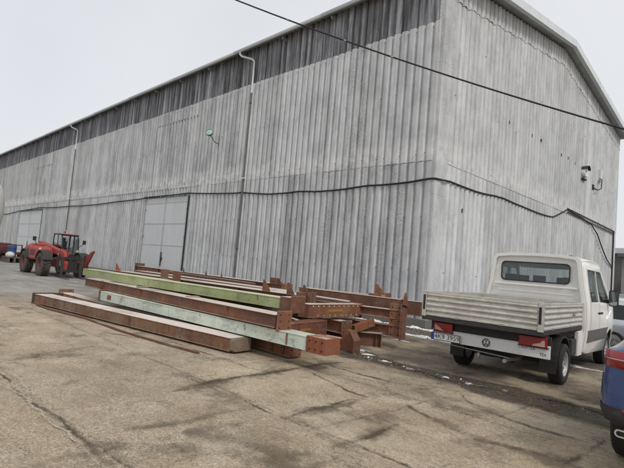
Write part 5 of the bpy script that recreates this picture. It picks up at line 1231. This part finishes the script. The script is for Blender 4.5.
for i_, (pt, w_, mt) in enumerate((
    ([(-5.29, 3.1), (-5.4, 3.55), (-5.52, 4.31), (-5.57, 4.95), (-5.66, 6.18), (-5.63, 6.68)], .55, 'damp'),
    ([(-5.4, 3.45), (-5.5, 4.2), (-5.57, 4.95), (-5.66, 6.18), (-5.63, 6.68)], .17, 'dirt'),
    ([(-9.6, 4.0), (-8.19, 4.74), (-6.98, 4.79), (-6.09, 4.75), (-5.49, 4.81)], .08, 'dirt'),
    ([(-5.66, 6.18), (-4.88, 6.17), (-4.16, 6.24), (-3.82, 6.6), (-3.43, 6.72), (-2.9, 6.75)], .09, 'dirt'),
    ([(-4.85, 3.62), (-4.43, 3.62), (-3.82, 3.62), (-3.38, 3.7), (-2.99, 3.77), (-2.43, 3.73), (-2.0, 3.7)], .06, 'dirt'),
    ([(-6.2, 3.66), (-5.5, 3.6), (-4.85, 3.62)], .05, 'dirt'),
    ([(-3.83, 3.67), (-3.89, 4.06), (-3.88, 4.39), (-3.9, 4.78)], .13, 'dirt'), ([(-3.83, 3.6), (-3.89, 4.06), (-3.88, 4.45), (-3.9, 4.9)], .34, 'damp'),
    ([(-3.98, 4.78), (-3.85, 5.11)], .12, 'dirt'), ([(-5.61, 5.54), (-4.73, 5.31), (-4.21, 5.18), (-3.85, 5.16)], .05, 'dirt'),
    ([(-2.97, 3.4), (-2.96, 3.86), (-3.03, 4.24), (-3.03, 4.6)], .34, 'damp'), ([(-2.97, 3.5), (-2.96, 3.86), (-3.03, 4.5)], .09, 'dirt'),
    ([(-7.6, 1.62), (-6.81, 1.61), (-5.37, 1.66), (-4.44, 1.68), (-4.03, 1.74), (-3.58, 1.76), (-3.1, 1.77)], .065, 'dirt'),
    ([(-6.9, 1.545), (-5.37, 1.59), (-4.1, 1.64)], .05, 'mortar'),
    ([(-3.43, 6.71), (-3.08, 6.32), (-2.53, 6.02), (-2.03, 5.96), (-1.54, 6.05)], .05, 'dirt'),
    ([(-3.45, 5.35), (-2.66, 5.03), (-2.28, 4.96), (-1.82, 5.1), (-1.37, 5.1)], .08, 'dirt'), ([(-3.1, 5.2), (-2.28, 4.96), (-1.3, 5.1)], .4, 'damp'),
    ([(-1.48, 5.0), (-1.47, 5.76), (-1.45, 6.31)], .07, 'dirt'), ([(-7.07, 2.5), (-7.13, 2.9)], .05, 'dirt'),
    ([(-4.33, 1.9), (-4.28, 2.6), (-4.31, 3.5)], .20, 'damp'), ([(-4.0, 2.5), (-3.3, 2.9), (-2.4, 2.7)], 1.0, 'damp'),
    ([(-6.25, 7.98), (-5.2, 7.52), (-4.1, 7.28), (-3.17, 7.46), (-2.36, 7.62), (-.5, 7.6), (2, 7.5)], .34, 'dirt'),
    ([(-3.5, 7.6), (-2.6, 7.2), (-2.0, 6.9), (-1.6, 7.2)], .9, 'damp'), ([(-3.0, 8.9), (-2.2, 8.2), (-1.5, 8.2)], .6, 'damp'),
    ([(-5.6, 9.4), (-4.0, 9.0), (-3.3, 9.3)], .9, 'damp'), ([(-2.4, 6.5), (-2.1, 6.4)], .12, 'dirt'), ([(-5.9, 9.3), (-5.0, 9.05), (-4.3, 9.1)], .08, 'dirt'))):
    seam('dirt_seam', pt, w_, mt, z=.004+.0007*i_)
def pebbles(n, fn, smin, smax, mat, name='gravel'):
    m = MB(); ico = [(0, 0, 1), (.89, 0, .45), (.28, .85, .45), (-.72, .53, .45), (-.72, -.53, .45), (.28, -.85, .45), (.72, .53, -.45), (-.28, .85, -.45), (-.89, 0, -.45), (-.28, -.85, -.45), (.72, -.53, -.45), (0, 0, -1)]
    fi = [(0, 1, 2), (0, 2, 3), (0, 3, 4), (0, 4, 5), (0, 5, 1), (1, 6, 2), (2, 7, 3), (3, 8, 4), (4, 9, 5), (5, 10, 1), (6, 7, 2), (7, 8, 3), (8, 9, 4), (9, 10, 5), (10, 6, 1), (11, 7, 6), (11, 8, 7), (11, 9, 8), (11, 10, 9), (11, 6, 10)]
    for _ in range(n):
        x, y = fn(); s = rs_.uniform(smin, smax)*rs_.uniform(.5, 1); a = rs_.uniform(0, 6.28); ca, sa = math.cos(a), math.sin(a); kx, ky, kz = rs_.uniform(.7, 1.3), rs_.uniform(.6, 1.1), rs_.uniform(.4, .8)
        vs = []
        for p in ico:
            j = rs_.uniform(.8, 1.2); u, v_, w_ = p[0]*s*kx*j, p[1]*s*ky*j, p[2]*s*kz*j; vs.append((x+u*ca-v_*sa, y+u*sa+v_*ca, w_+s*kz*.35))
        m.add(vs, fi, False)
    return tag(m.obj(name, mat), kind='stuff')
gp = G('mixed_gravel'); w3 = gp.white(gp.scale(gp.pos, 9)); vc = gp.vor(14, out='Color'); gp.done(gp.ramp(gp.xyz(vc)[0], [(0., (.05, .038, .027)), (.5, (.13, .10, .07)), (.88, (.24, .19, .14)), (1., (.48, .43, .36))]), .9); MT['gravel'] = gp.m
def rutf():
    x = rs_.uniform(-6.6, 4.0); return x, 7.38+rs_.gauss(0, .17)+.1*math.sin(x*2)
pebbles(3000, rutf, .005, .018, MT['gravel'])
def snowrut():
    x = rs_.choice([-5.6, -5.2, -4.75, -4.6, -4.05, -3.7, -3.3, -1.6, -2.4])+rs_.gauss(0, .13); return x, 7.46+rs_.gauss(0, .05)
pebbles(24, snowrut, .008, .030, MT['snow'], 'snow_crumbs')
pebbles(2600, lambda: (rs_.uniform(-9, 1.5), 1.0+rs_.random()**1.3*7.5), .002, .007, MT['gravel'], 'grit')
def jointf():
    if rs_.random() < .75: return rs_.uniform(-9, 1), rs_.choice([1.7, 3.7, 5.7])+rs_.gauss(0, .07)
    return rs_.choice([-4.3, -3.42, -7.3])+rs_.gauss(0, .06), rs_.uniform(1, 7)
pebbles(1800, jointf, .003, .010, MT['gravel'], 'joint_gravel')
pebbles(1500, lambda: (rs_.uniform(-14, -5), 12.6+rs_.gauss(0, .45)), .01, .035, MT['gravel'], 'ditch_gravel')
